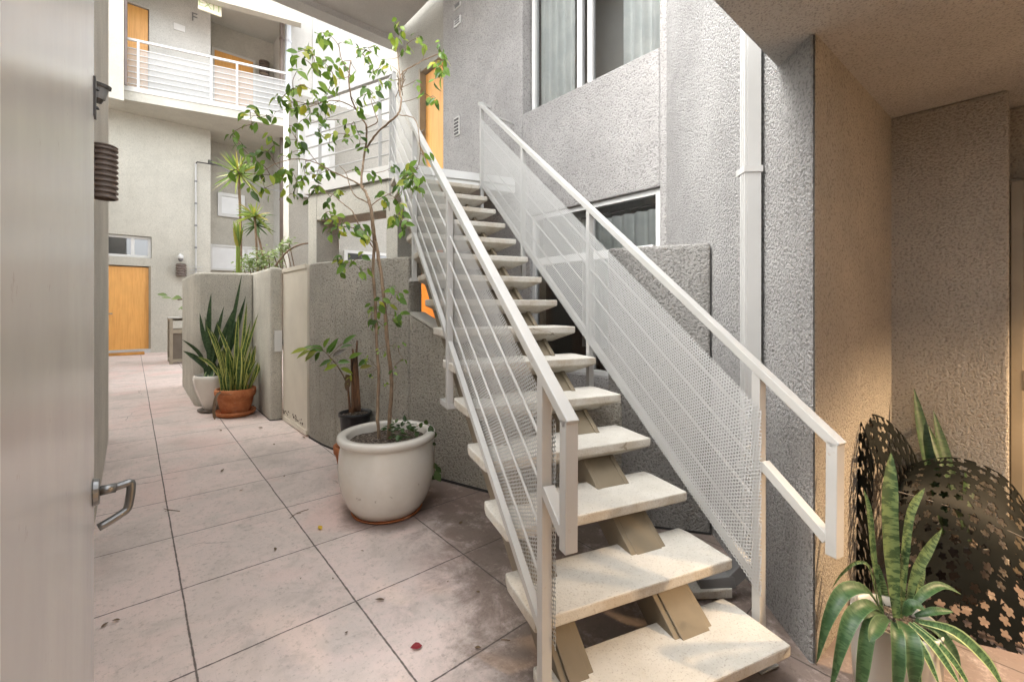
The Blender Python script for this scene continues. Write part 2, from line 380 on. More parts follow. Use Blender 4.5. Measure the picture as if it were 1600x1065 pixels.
def m_leaf(name, stops, trans=.35, rough=.4, vein=True):
    t = NT(name); g = t.n('NewGeometry'); r = g.outputs['Random Per Island']
    c = t.ramp(r, stops); n = t.noise(18, None, 3)
    c = t.mix(t.math('MULTIPLY', t.step(n, .45, .7), .25), c, t.mix(.5, c, (.03, .06, .01)))
    t.fin(c, rough)
    tl = t.n('BsdfTranslucent'); t.l(t.mix(.25, c, (.35, .5, .05)), tl.inputs[0]); mx = t.n('MixShader'); mx.inputs[0].default_value = trans
    t.l(t.b.outputs[0], mx.inputs[1]); t.l(tl.outputs[0], mx.inputs[2]); t.l(mx.outputs[0], t.out.inputs[0]); return t.m
M['leaf_ficus'] = m_leaf('leaf_ficus', [(0, (.035, .085, .02)), (.22, (.08, .17, .03)), (.5, (.17, .31, .045)), (.8, (.30, .45, .08)), (1, (.52, .50, .06))], .46, .3)
M['leaf_pale'] = m_leaf('leaf_pale', [(0, (.16, .24, .08)), (.5, (.26, .34, .14)), (1, (.45, .50, .30))], .35)
M['leaf_dark'] = m_leaf('leaf_dark', [(0, (.02, .05, .015)), (.6, (.05, .10, .025)), (1, (.10, .17, .05))], .2)
M['leaf_cut'] = m_leaf('leaf_cut', [(0, (.05, .12, .02)), (.3, (.10, .22, .03)), (.6, (.35, .40, .03)), (.8, (.16, .09, .06)), (1, (.06, .035, .03))], .3)
M['leaf_yucca'] = m_leaf('leaf_yucca', [(0, (.10, .18, .05)), (.4, (.22, .32, .08)), (.75, (.36, .44, .09)), (1, (.50, .38, .08))], .35)
M['dead_leaf'] = m_leaf('dead_leaf', [(0, (.09, .055, .035)), (1, (.20, .13, .08))], .1, .8)
M['yellow_leaf'] = m_leaf('yellow_leaf', [(0, (.62, .40, .03)), (1, (.62, .40, .03))], .1, .6)
M['red_leaf'] = m_leaf('red_leaf', [(0, (.26, .015, .03)), (1, (.26, .015, .03))], .1, .6)
def m_snake(name, dark, lite, edge, ew=.13, bands=1., rough=.5):
    t = NT(name); uv = t.n('UVMap').outputs[0]; sx = t.n('SeparateXYZ'); t.l(uv, sx.inputs[0])
    d = t.math('ABSOLUTE', t.math('SUBTRACT', sx.outputs[0], .5))
    r = t.n('NewGeometry').outputs['Random Per Island']
    vv = t.n('CombineXYZ'); t.l(t.math('MULTIPLY', sx.outputs[0], .8), vv.inputs[0]); t.l(t.math('MULTIPLY', sx.outputs[1], 26.), vv.inputs[1]); t.l(t.math('MULTIPLY', r, 40.), vv.inputs[2])
    n = t.noise(1.6, vv.outputs[0], 4, .6, .25)
    c = t.mix(t.math('MULTIPLY', t.step(n, .44, .56), bands), dark, lite)
    c = t.mix(t.math('MULTIPLY', r, .3), c, tuple(x*.6 for x in dark))
    if edge: c = t.mix(t.step(t.math('ADD', d, t.math('MULTIPLY', t.math('SUBTRACT', n, .5), .05)), .5-ew, .5-ew+.05), c, edge)
    t.fin(c, rough); tl = t.n('BsdfTranslucent'); t.l(c, tl.inputs[0]); mx = t.n('MixShader'); mx.inputs[0].default_value = .15
    t.l(t.b.outputs[0], mx.inputs[1]); t.l(tl.outputs[0], mx.inputs[2]); t.l(mx.outputs[0], t.out.inputs[0]); return t.m
M['snake_var'] = m_snake('snake_variegated', (.035, .085, .02), (.13, .21, .05), (.58, .57, .16), .19)
M['snake_dark'] = m_snake('snake_dark', (.02, .05, .014), (.05, .095, .03), None)
M['snake_band'] = m_snake('snake_banded', (.025, .06, .018), (.13, .19, .07), None)
M['strap'] = m_snake('strap_leaf', (.025, .07, .022), (.065, .125, .05), (.09, .16, .07), .08, .8)
M['strap_edge'] = m_snake('strap_edge', (.03, .085, .03), (.09, .19, .07), (.40, .48, .22), .16)

def m_glaze():
    t = NT('glazed_ceramic'); p = t.pos(); sx = t.n('SeparateXYZ'); t.l(p, sx.inputs[0])
    n = t.noise(3, p, 5, .7); f = t.noise(55, p, 4, .7)
    c = t.mix(t.step(n, .35, .7), (.70, .66, .585), (.76, .73, .67))
    low = t.step(t.math('ADD', sx.outputs[2], t.math('MULTIPLY', n, .14)), .20, .08)
    sp = t.math('MULTIPLY', t.step(f, .60, .66), low)
    c = t.mix(t.math('MULTIPLY', sp, .75), c, (.08, .05, .035))
    c = t.mix(t.math('MULTIPLY', t.step(t.noise(25, p, 2), .72, .75), .5), c, (.30, .24, .18))
    t.fin(c, .22); t.b.inputs['Coat Weight'].default_value = .3; return t.m
M['glaze'] = m_glaze()
def m_terra():
    t = NT('terracotta'); p = t.pos(); n = t.noise(9, p, 5, .7); sx = t.n('SeparateXYZ'); t.l(p, sx.inputs[0])
    c = t.mix(t.step(n, .4, .7), (.40, .13, .045), (.55, .22, .09))
    c = t.mix(t.math('MULTIPLY', t.step(t.noise(5, t.scale(p, (1, 1, 4)), 4), .55, .7), .5), c, (.17, .07, .035))
    c = t.mix(t.math('MULTIPLY', t.step(t.noise(14, p, 5, .8), .58, .7), .45), c, (.58, .42, .30))
    return t.fin(c, .85, t.bump(t.noise(90, p, 3), .4, .003))
M['terra'] = m_terra()
M['mat_coir'] = paint('mat_coir', (.50, .24, .06), .95, .25, .6)
M['pot_pale'] = paint('pot_pale', (.50, .48, .43), .4, .08)
M['pot_cream'] = paint('pot_cream', (.66, .60, .42), .5, .08)
def m_doorskin():
    t = NT('painted_steel_door'); p = t.pos(); n = t.noise(1.6, t.scale(p, (1, 1, .6)), 5, .65); s1 = t.noise(1, t.scale(p, (3, 3, 40)), 4, .7); s2 = t.noise(26, p, 5, .75)
    c = t.mix(t.step(n, .3, .72), (.545, .555, .565), (.62, .63, .64))
    c = t.mix(t.math('MULTIPLY', t.step(s2, .63, .72), .35), c, (.36, .31, .25))
    ro = t.math('ADD', .17, t.math('MULTIPLY', n, .14))
    return t.fin(c, ro, t.bump(t.noise(7, p, 3), .06, .003))
M['door_skin'] = m_doorskin()
M['nickel'] = NT('brushed_nickel').fin((.25, .25, .245), .32, Metallic=1.)

# ------------------------------------------------------------------ stairs axes
R0 = Vector((1.819, .519, 0)); S1 = Vector((.307, .952, 0)); S2 = Vector((.952, -.307, 0)); S2x, S2y = .952, -.307
RISE, RUN = .183, .247
def SW(s, q, z): return R0+S1*s+S2*q+Vector((0, 0, z))
def nose(s): return RISE+s*RISE/RUN

# ------------------------------------------------------------------ ground
b = MB()
b.poly([(x, y, fz(x, y)) for x, y in ((-40, -40), (60, -40), (60, 60), (-40, 60))])
o = b.build('courtyard_floor', M['floor']); o['kind'] = 'structure'

# ------------------------------------------------------------------ building along the right of the stairs
XW = 3.45
rb = thing('apartment_building', 'grey stucco apartment building right of the stairs, with sliding windows and chamfered corner', 'building', (3.45, 2.0, 0))
def wall_holes(b, x0, x1, ys, zs, holes):
    for i in range(len(ys)-1):
        for j in range(len(zs)-1):
            if (i, j) in holes: continue
            b.box(x0, x1, ys[i], ys[i+1], zs[j], zs[j+1])
yU0, yU1 = 2.0, 3.70; yL1 = 3.63
b = MB(); b.box(XW, 4.4, 1.9, yU0, -.1, 6.6); b.box(XW, 4.4, 3.76, 5.485, -.1, 6.6)
b.box(XW+.002, 4.4, yU0, 3.76, -.1, .733); b.box(XW+.002, 4.4, yL1, 3.76, .733, 2.46); b.box(XW+.002, 4.4, yU0, 3.76, 2.46, 3.67); b.box(XW+.002, 4.4, yU0, 3.76, 5.3, 6.6)
b.build('wall', M['stucco_window'], rb, bevel=.012)
# diagonal end wall (from alcove corner to crease)
b = MB(); b.prism([(2.035, .515), (3.452, 1.935), (3.9, 2.2), (4.6, 1.9), (4.6, .40), (3.30, .455)], -.1, 6.6); b.build('corner_wall', M['stucco_right'], rb, bevel=.03, seg=3)
# room behind the windows
b = MB(); b.box(4.36, 4.39, 1.95, 3.9, .5, 5.4); b.build('room_wall', M['room_dark'], rb)
def slider(name, y0, y1, z0, z1, xf, muls, zmul=None, glass='glass'):
    fr = MB(); w_ = .05
    fr.box(xf-.035, xf+.035, y0, y0+w_, z0, z1); fr.box(xf-.035, xf+.035, y1-w_, y1, z0, z1)
    fr.box(xf-.033, xf+.033, y0+w_, y1-w_, z0, z0+w_); fr.box(xf-.033, xf+.033, y0+w_, y1-w_, z1-w_, z1)
    for m in muls: fr.box(xf-.03, xf+.03, m-.03, m+.03, z0+w_, z1-w_)
    if zmul:
        ms = [y0+w_]+[m for m in muls]+[y1-w_]
        for a, c in zip(ms[:-1], ms[1:]): fr.box(xf-.028, xf+.028, a+.03, c-.03, zmul-.04, zmul+.04)
    win = fr.build(name, M['frame_white'], rb, bevel=.004)
    g = MB(); g.poly([(xf, y0+.02, z0+.02), (xf, y0+.02, z1-.02), (xf, y1-.02, z1-.02), (xf, y1-.02, z0+.02)])
    p = g.build('pane', M[glass], win); WL[win.name] = WL[rb.name]
    return win
wu = slider('window', yU0, 3.72, 3.672, 5.3, 3.60, [2.86, 3.0])
wlo = slider('window', yU0+.01, yL1, .735, 2.458, 3.525, [2.79], 1.93, 'glass')
wlo['label'] = 'lower window with dark patio glass and curtains above'
def curtain(win, x, ya, yb, z0, z1, amp=.03, per=.11, mat='curtain'):
    n = max(6, int((yb-ya)/per*6)); rows = []
    for z in (z0, (z0+z1)/2, z1):
        rows.append([(x+amp*math.sin(2*math.pi*(ya+(yb-ya)*k/n)/per+.4*math.sin(9*k/n))*(1.1 if z < z1 else .7), ya+(yb-ya)*k/n, z) for k in range(n+1)])
    b = MB(); b.grid(rows); b.build('curtain', M[mat], win, smooth=True)
curtain(wu, 3.68, 3.14, 3.68, 3.7, 5.3); curtain(wu, 3.68, 2.02, 2.50, 3.7, 5.3)
curtain(wlo, 3.605, 2.02, 3.0, 1.0, 2.31, .035, .13)
b = MB(); b.tube([(3.605, 2.02, 2.35), (3.605, 3.0, 2.35)], .012, 8); b.build('curtain_rod', M['dark_metal'], wlo)
b = MB(); b.box(3.68, 3.69, 2.82, 3.6, .76, 1.90); b.build('insect_screen', paint('insect_screen', (.035, .045, .065), .6), wlo)
b = MB()
for k in range(26): b.box(3.66, 3.665, 2.84, 3.62, 1.95+k*.019, 1.95+k*.019+.014)
b.build('blind', M['blind'], wlo)
# vents on wall near landing
vp = PX(715, 198, XW); b = MB(); b.box(XW-.02, XW-.002, vp.y-.06, vp.y+.06, vp.z-.13, vp.z+.13)
vv = b.build('vent', M['fascia_white'], rb); WL[vv.name] = WL[rb.name]
b = MB()
for k in range(5): b.box(XW-.026, XW-.02, vp.y-.05, vp.y+.05, vp.z-.115+k*.048, vp.z-.115+k*.048+.03)
b.build('louvre', M['dark_metal'], vv)
for v0, v1 in ((3, 18), (24, 45)):
    a, c = PX(711, v1, XW), PX(721, v0, XW); b = MB(); b.box(XW-.02, XW-.002, c.y, a.y, a.z, c.z); pv = b.build('vent', M['frame_white'], rb); WL[pv.name] = WL[rb.name]
    b = MB()
    for k in range(3):
        zz = a.z+(c.z-a.z)*(k+.6)/3.4; b.box(XW-.024, XW-.02, c.y+.02, a.y-.02, zz, zz+.02)
    b.build('louvre', M['grey_metal'], pv)
# door wall beyond the grey corner, two storeys of orange doors
XD = 3.62
dl = PX(657, 200, XD).y; jl_ = PX(646, 200, XD).y
b = MB()
b.box(XD, 4.4, 5.485, 5.52, -.1, 6.6)
b.box(XD+.22, 4.4, 5.52, 7.6, -.1, 6.6)
b.box(XD, XD+.22, dl+.02, 7.6, 2.93, 6.6); b.box(XD, XD+.22, 5.52, dl+.02, 5.32, 6.6)
b.box(XD, XD+.22, 5.52, 7.6, 2.36, 2.93); b.box(XD, XD+.22, 6.75, 7.6, -.1, 2.36)
b.build('door_wall', stucco('stucco_entry', (.40, .385, .34), .05, .9, .6), rb)
b = MB(); b.box(XD+.10, XD+.15, 5.5, dl, 2.95, 5.30); dr = b.build('door', M['orange_door'], rb, bevel=.004); dr['label'] = 'orange door at the top of the stairs'; WL[dr.name] = WL[rb.name]
b = MB(); b.box(XD-.012, XD+.2, dl, dl+.05, 2.94, 5.37); b.build('door_frame', M['steel_beige'], dr)
b = MB(); hp = PX(664, 208, XD+.08); b.tube([hp+Vector((-.02, 0, 0)), hp+Vector((-.07, 0, 0)), hp+Vector((-.07, -.1, 0))], .012, 6); b.build('handle', M['nickel'], dr)
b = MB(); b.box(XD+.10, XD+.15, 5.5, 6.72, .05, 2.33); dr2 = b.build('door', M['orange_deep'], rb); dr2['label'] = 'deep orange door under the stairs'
# roof slab over the landing
b = MB(); b.box(-.5, 3.44, 3.2, 7.05, 6.12, 6.45); b.build('roof_slab', M['stucco_ceiling'], rb)
b = MB(); b.box(-.5, 5.2, 7.05, 7.3, 6.02, 6.5); b.build('roof_beam', M['stucco_ceiling'], rb)

# ------------------------------------------------------------------ overhang with the alcove
ob = thing('overhang_building', 'low stucco overhang at the right with a warm lamp-lit alcove under it', 'building', (3.3, 0, 0))
b = MB(); b.box(.85, 6.5, -4.5, .70, 2.50, 2.95); b.build('soffit', M['stucco_ceiling'], ob, bevel=.02, seg=3)
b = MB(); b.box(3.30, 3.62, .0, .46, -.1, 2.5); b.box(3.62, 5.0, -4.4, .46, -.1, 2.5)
b.box(3.30, 3.62, -4.4, -1.25, -.1, 2.5); b.build('alcove_wall', M['stucco_alcove_shade'], ob, bevel=.012)
b = MB(); b.prism([(2.06, .5135), (3.30, .4545), (3.30, .448), (2.045, .508)], -.1, 2.5); b.build('alcove_wall', M['stucco_alcove_shade'], ob)  # thin facing added over the corner wall to carry the painted shade tint
b = MB(); b.box(3.53, 3.58, -.05, -.004, .0, 2.08); b.box(3.53, 3.58, -1.2, -1.15, .0, 2.08); b.box(3.53, 3.58, -1.15, -.05, 2.03, 2.08)
fr = b.build('door_frame', M['steel_beige'], ob, bevel=.004)
b = MB(); b.box(3.55, 3.60, -1.145, -.058, .02, 2.025); d3 = b.build('door', M['steel_beige'], ob, bevel=.003); WL[d3.name] = WL[ob.name]
for z in (.35, 1.03, 1.75):
    b = MB(); b.tube([(3.537, -.054, z-.05), (3.537, -.054, z+.05)], .011, 8); b.build('hinge', M['steel_beige'], d3)
b = MB(); b.box(-2.2, -.16, .22, .40, -.1, 2.5); b.build('doorway_wall', M['stucco_left'], ob)
b = MB(); b.box(-.30, 3.30, -2.5, -2.3, -.1, 2.5); b.box(-.30, -.16, -2.3, .22, -.1, 2.5); b.build('shade_wall', M['stucco_alcove_shade'], ob)  # unseen walls added behind and left of the camera to darken the alcove

# ------------------------------------------------------------------ left building
lb = thing('stucco_wall', 'tall grey stucco wall at the left behind the open metal door', 'wall', (-.17, 3.6, 0))
b = MB(); b.box(-1.4, -.17, 1.6, 5.95, -.1, 4.7); b.build('wall', M['stucco_left'], lb, bevel=.015)
b = MB(); b.box(-2.2, -1.5, 5.95, 15.0, -.2, 5.6); b.build('shade_wall', M['stucco_far'], lb)  # unseen wall added to keep the sun off the far floor

# ------------------------------------------------------------------ open metal door in the foreground
dd = thing('metal_door', 'grey painted metal door standing open at the left edge, lever handle on it', 'door', (-.064, .43, 0))
b = MB(); b.box(-.110, -.064, .43, 1.385, .015, 2.42); b.build('door_leaf', M['door_skin'], dd, bevel=.003)
b = MB(); b.tube([(-.0635, 1.325, 1.005), (-.052, 1.325, 1.005)], [.030, .027], 20)
hd = b.build('handle', M['nickel'], dd, smooth=False, bevel=.002); WL[hd.name] = WL[dd.name]
b = MB(); b.tube([(-.056, 1.325, 1.005), (-.026, 1.325, 1.006)], .0105, 12)
pts = [(-.030, 1.325, 1.006), (-.012, 1.327, 1.009), (-.003, 1.328, 1.010), (.000, 1.328, 1.006), (-.001, 1.327, .985), (-.005, 1.325, .958), (-.009, 1.323, .950), (-.022, 1.319, .943), (-.038, 1.315, .936), (-.054, 1.311, .930)]
b.tube(smooth_path(pts, 2), .0085, 10); b.build('lever', M['nickel'], hd, smooth=True)
b = MB(); b.box(-.0642, -.0600, 1.352, 1.3845, 1.842, 1.930)
for z in (1.862, 1.905): b.lathe([(.0, .006), (.004, .005), (.006, 0)], (-.060, 1.368, z), 8)
b.build('latch_plate', M['dark_metal'], dd)

# wall spot on the stucco wall
def louvre_sconce(root_name, label, c, axis_n, R, z0, z1, rings, group='ribbed wall sconces'):
    t = thing(root_name, label, 'wall lamp', (c[0], c[1], z0), group)
    b = MB(); h = (z1-z0)/rings
    for k in range(rings):
        z = k*h; b.lathe([(R*.80, z+h*.92), (R*.98, z+h*.45), (R, z+h*.25), (R*.97, z+h*.12), (R*.80, z+h*.10)], (c[0], c[1], z0), 32)
    b.lathe([(R*.80, 0), (R*.80, z1-z0)], (c[0], c[1], z0), 32)
    b.build('louvre_ring', M['bronze'], t, smooth=False)
    b = MB(); b.lathe([(0, z1-z0+.004), (R*.85, z1-z0+.004), (R*.98, z1-z0-.004), (R*.85, z1-z0-.01)], (c[0], c[1], z0), 32); b.build('cap', M['bronze'], t)
    b = MB(); b.lathe([(0, .018), (R*.86, .018), (R*.8, .01)], (c[0], c[1], z0), 32); b.build('lens', paint('lamp_lens', (.55, .46, .40), .5), t)
    b = MB(); p = Vector((c[0], c[1], 0)); q = p+Vector(axis_n)*(-R-.03)
    b.bar((p.x, p.y, (z0+z1)/2), (q.x, q.y, (z0+z1)/2), R*.8, (z1-z0)*.5); b.build('bracket', M['bronze'], t)
    return t
louvre_sconce('wall_sconce', 'brown ribbed cylinder sconce on the left stucco wall beside the door edge', (-.118, 3.42), (1, 0, 0), .064, 2.03, 2.335, 10)
b = MB()
t = thing('spotlight', 'small grey spotlight above the ribbed sconce on the left wall', 'wall lamp', P(154, 150, 2.3))
p0 = P(157, 133, 2.3); p1 = P(152, 158, 2.3)
dvec = (p1-p0).normalized(); b.tube([p0+dvec*-.004, p0+dvec*.012], [.045, .045], 16); b.build('rim', M['dark_metal'], t)
b = MB(); b.tube([p0+dvec*.012, p0+dvec*.072], [.036, .030], 16); b.build('body', M['grey_metal'], t)
b = MB(); b.tube([p0+dvec*.072, p0+dvec*.095], [.024, .018], 12); b.tube([p0+dvec*.04, p0+dvec*.04+Vector((-.13, 0, 0))], .012, 8); b.build('bracket', M['dark_metal'], t)

# ------------------------------------------------------------------ far building with balcony
YF = 15.1
fb = thing('far_building', 'pale building across the courtyard end with orange doors and white railed balcony', 'building', (1.0, 15.1, .2))
b = MB()
dx0, dx1 = -.62, .387
b.box(-4, dx0, YF, 16.0, -.2, 6.48); b.box(dx0, dx1, YF, 16.0, 2.50, 2.72)
wx0, wx1 = -.9, .41
b.box(dx0, dx1, YF, 16, 3.29, 6.48); b.box(wx1, 1.716, YF, 16.0, -.2, 6.48); b.box(dx1, wx1, YF, 16, -.2, 2.72); b.box(dx1, wx1, YF, 16, 3.29, 6.48)
b.box(dx0, wx1, YF+.3, 16, 2.72, 3.29); b.box(dx0, dx1, YF+.3, 16, -.2, 2.5)
b.build('wall', M['stucco_far'], fb)
b = MB(); b.box(1.716, 4.2, 16.06, 16.4, -.2, 10.3); b.box(1.60, 1.716, 16.0, 16.4, -.2, 10.3); b.build('recess_wall', stucco('stucco_recess', (.54, .515, .45), .05, .8, .35), fb)
b = MB(); b.box(-4, -.22, YF, 16, 6.72, 10.3); b.box(.36, 1.716, YF, 16.0, 6.72, 10.3); b.box(-.22, .36, YF, 16, 9.35, 10.3); b.box(-.22, .36, YF+.2, 16, 6.72, 9.35); b.build('upper_wall', M['stucco_pale'], fb)
# ground floor door, window
b = MB(); b.box(dx0+.03, dx1-.03, YF+.06, YF+.12, .30, 2.47); fd = b.build('door', M['orange_door'], fb); WL[fd.name] = WL[fb.name]
b = MB(); b.tube([(dx0+.12, YF+.06, 1.25), (dx0+.12, YF-.0, 1.25), (dx0+.26, YF-.0, 1.25)], .016, 8); b.build('handle', M['nickel'], fd)
b = MB(); b.box(dx0, dx1, YF-.02, YF+.15, .20, .31); b.build('threshold', M['pipe_white'], fd)
b = MB(); b.box(dx1-.035, dx1+.01, YF-.008, YF+.1, .31, 2.51); b.build('door_frame', M['steel_beige'], fd)
def pwin(root, x0, x1, y, z0, z1, mul=None, glass='glass_dark', fr=.06, back='blind'):
    b = MB(); b.box(x0, x0+fr, y-.02, y+.05, z0, z1); b.box(x1-fr, x1, y-.02, y+.05, z0, z1); b.box(x0+fr, x1-fr, y-.018, y+.05, z0, z0+fr); b.box(x0+fr, x1-fr, y-.018, y+.05, z1-fr, z1)
    if mul: b.box(mul-.035, mul+.035, y-.015, y+.05, z0+fr, z1-fr)
    wdw = b.build('window', M['frame_white'], root); WL[wdw.name] = WL[root.name]
    b = MB(); b.poly([(x0+.01, y+.02, z0+.01), (x1-.01, y+.02, z0+.01), (x1-.01, y+.02, z1-.01), (x0+.01, y+.02, z1-.01)]); b.build('pane', M[glass] if back == 'blind' else M[back], wdw)  # without a blind the pane is opaque, reflected sky painted in
    b = MB(); b.box(x0+.01, x1-.01, y+.07, y+.08, z0+.01, z1-.01); b.build('blind', M[back], wdw); return wdw
pwin(fb, dx0+.01, wx1-.01, YF+.1, 2.73, 3.28, .03, 'glass_dark')
pwin(fb, 2.0, 2.72, 16.0, 4.22, 4.95, None, 'glass', .10, 'sky_pane')
pwin(fb, 1.80, 3.1, 16.0, 2.55, 3.34, 2.75, 'glass', .06, 'sky_pane')
# balcony
BL = [(-.75, 14.33), (-.081, 14.169), (3.161, 13.38), (3.75, 13.24)]
def bl(k, off=0):   # along balcony front 0..1
    a, c = Vector((-.081, 14.169)), Vector((3.3, 13.346)); p = a+(c-a)*k; n = Vector((.236, .972)); return (p.x+n.x*off, p.y+n.y*off)
b = MB(); b.prism([BL[0], BL[3], (3.9, 16.06), (1.716, 16.06), (1.716, 15.1), (-.75, 15.1)], 6.47, 6.70); b.build('balcony_slab', M['stucco_far'], fb)
b = MB(); b.bar((*bl(-.12, .03), 6.75), (*bl(1.05, .03), 6.75), .10, .12); b.build('balcony_kerb', M['fascia_white'], fb)
b = MB(); b.bar((*bl(.0, .05), 7.98), (*bl(1.02, .05), 7.98), .06, .05)
for k in range(7): b.tube([(*bl(0, .05), 6.9+k*.145), (*bl(1.02, .05), 6.9+k*.145)], .011, 5)
for k in (.06, .49, .655, 1.0): b.bar((*bl(k, .05), 6.78), (*bl(k, .05), 7.97), .045, .045)
rl = b.build('balcony_railing', M['frame_white'], fb); WL[rl.name] = WL[fb.name]
b = MB(); a, c = bl(0, .075), bl(1.02, .075); b.poly([(*a, 6.85), (*c, 6.85), (*c, 7.80), (*a, 7.80)], [(0, 0), (3.5, 0), (3.5, 1), (0, 1)]); b.build('mesh_panel', M['mesh'], rl)
# balcony ceiling and front beam, left pier
b = MB(); b.prism([BL[0], BL[3], (3.9, 16.06), (-.75, 16.06)], 10.12, 10.4); b.build('balcony_ceiling', M['stucco_pale'], fb)
b = MB(); b.bar((*bl(-.2, .12), 9.93), (*bl(1.1, .12), 9.93), .24, .9); b.build('front_beam', M['stucco_far'], fb)
b = MB(); b.box(-4, -.13, 13.95, 14.45, 6.35, 12); b.build('pier', M['stucco_far'], fb)
b = MB(); b.tube([(-.10, 14.0, 6.75), (-.10, 14.0, 11)], .035, 8); b.build('drain_pipe', M['bronze'], fb)
# balcony doors
b = MB(); b.box(-.20, .34, YF+.05, YF+.1, 6.72, 9.33); b.build('door', M['orange_door'], fb)
a, c = PY(335, 80, 16.05), PY(395, 108, 16.05); b = MB(); b.box(a.x, c.x, 16.0, 16.055, 6.72, 9.28); d2 = b.build('door', M['orange_door'], fb); WL[d2.name] = WL[fb.name]
b = MB(); b.box(a.x-.07, c.x+.07, 16.02, 16.062, 6.72, 9.36); b.build('door_frame', M['fascia_white'], d2)
louvre_sconce('wall_sconce', 'brown ribbed sconce beside the door on the far balcony', (PY(413, 108, 15.9).x, 15.9), (0, -1, 0), .15, PY(413, 116, 15.9).z, PY(413, 97, 15.9).z, 6)
a = PY(280, 44, YF); b = MB(); b.box(a.x-.13, a.x+.13, YF-.03, YF-.002, a.z-.09, a.z+.09); tag(b.build('intercom', M['frame_white'], bevel=.01), 'small white wall box on the far balcony wall', 'wall box')
def text(name, body, size, mat, loc, rot, depth=.004, root=None):
    cu = bpy.data.curves.new(name, 'FONT'); cu.body = body; cu.size = size; cu.extrude = depth; cu.align_x = 'CENTER'; cu.align_y = 'CENTER'
    ob_ = bpy.data.objects.new('tmp', cu); COL.objects.link(ob_); dg = bpy.context.evaluated_depsgraph_get()
    me = bpy.data.meshes.new_from_object(ob_.evaluated_get(dg)); bpy.data.objects.remove(ob_)
    o_ = bpy.data.objects.new(name, me); COL.objects.link(o_); me.materials.append(mat)
    o_.rotation_euler = rot
    if root is not None: o_.parent = root; o_.location = Vector(loc)-WL[root.name]
    else: o_.location = loc
    return o_
a = PY(309, 30, YF); o = text('unit_number', 'F', .34, M['grey_metal'], (a.x-.08, YF-.012, a.z), (math.pi/2, 0, 0)); tag(o, 'small grey letter on the far balcony wall under the exit sign', 'letter')
ex = P(328, 11, 11.6); t = thing('exit_sign', 'cream exit sign hanging under the far balcony ceiling', 'sign', ex)
b = MB(); b.box(ex.x-.26, ex.x+.26, ex.y-.03, ex.y+.03, ex.z-.17, ex.z+.17); b.build('sign_box', paint('sign_cream', (.80, .78, .62), .4), t, bevel=.015)
text('sign_letters', 'EXIT', .26, paint('sign_green', (.42, .50, .25), .5), (ex.x, ex.y-.033, ex.z), (math.pi/2, 0, 0), .004, t)
b = MB(); b.tube([(ex.x, ex.y, ex.z+.17), (ex.x, ex.y, 10.12)], .02, 6); b.build('hanger', M['bronze'], t)
# far wall furniture
sx_ = PY(283, 422, YF-.12); louvre_sconce('wall_sconce', 'small dark sconce on the far wall to the right of the orange door', (sx_.x, YF-.13), (0, -1, 0), .125, sx_.z-.17, sx_.z+.17, 5)
cx = PY(282, 404, YF-.1); t = thing('security_camera', 'white dome security camera over the small dark sconce on the far wall', 'camera', cx)
b = MB(); b.lathe([(0, .11), (.04, .10), (.065, .07), (.07, .02), (.06, .0)], (cx.x, YF-.13, cx.z), 16); b.tube([(cx.x, YF-.13, cx.z+.1), (cx.x, YF, cx.z+.12)], .03, 8); b.build('housing', M['frame_white'], t, smooth=True)
b = MB(); b.lathe([(.058, 0), (.05, -.05), (.03, -.07), (0, -.08)], (cx.x, YF-.13, cx.z), 16); b.build('lens', M['grey_metal'], t, smooth=True)
pp0, pp1 = PY(306, 428, YF-.05), PY(306, 256, YF-.05)
t = thing('conduit_pole', 'thin white conduit running up the far wall with a dark bracket at its top', 'conduit', (pp0.x, YF-.05, .2))
b = MB(); b.tube([(pp0.x, YF-.05, .2), (pp0.x, YF-.05, pp1.z)], .022, 8); b.build('pipe', M['pipe_white'], t)
for k in range(7):
    b = MB(); b.tube([(pp0.x, YF-.05, 1.2+k*.62), (pp0.x, YF-.05, 1.25+k*.62)], .032, 8); b.build('clip', M['grey_metal'], t)
b = MB()
b.tube([(pp0.x, YF-.05, pp1.z), (pp0.x+.03, YF-.08, pp1.z+.05), (pp0.x+.55, YF-.5, pp1.z-.05)], .018, 6); b.tube([(pp0.x+.30, YF-.31, pp1.z+.0), (pp0.x+.30, YF-.31, pp1.z+.1)], .05, 8); b.build('bracket', M['dark_metal'], t)
b = MB()
for k in range(3): b.bar((pp0.x-.16, YF-.09, pp0.z+.02+k*.09), (pp0.x+.16, YF-.09, pp0.z+.02+k*.09), .015, .015)
b.build('clip_rail', M['pipe_white'], t)
b = MB(); wend = P(445, 300, 12.2); st_ = Vector((pp0.x+.5, YF-.47, pp1.z-.05)); b.tube([st_.lerp(wend, k/10)-Vector((0, 0, .35*math.sin(math.pi*k/10)*.4)) for k in range(11)], .009, 5); tag(b.build('cable', M['grey_metal']), 'thin grey cable slung from the conduit bracket across the far recess', 'cable')
# white building at the right of the end wall
wb = thing('white_building', 'bright white building rising behind the tree beyond the walkway', 'building', (3.55, 14.6, 0))
b = MB(); b.box(3.55, 12, 14.6, 18, -.2, 13); b.build('wall', M['stucco_pale'], wb)
b = MB()
for x in (4.35, 5.2, 6.05): b.box(x, x+.10, 14.56, 14.598, -.1, 13)
b.build('wall_trim', M['fascia_white'], wb)
for x0, z0 in ((4.55, 6.4), (5.42, 6.4), (4.55, 3.0)): pwin(wb, x0, x0+.6, 14.53, z0, z0+1.7, None, 'glass', .08, 'sky_pane')
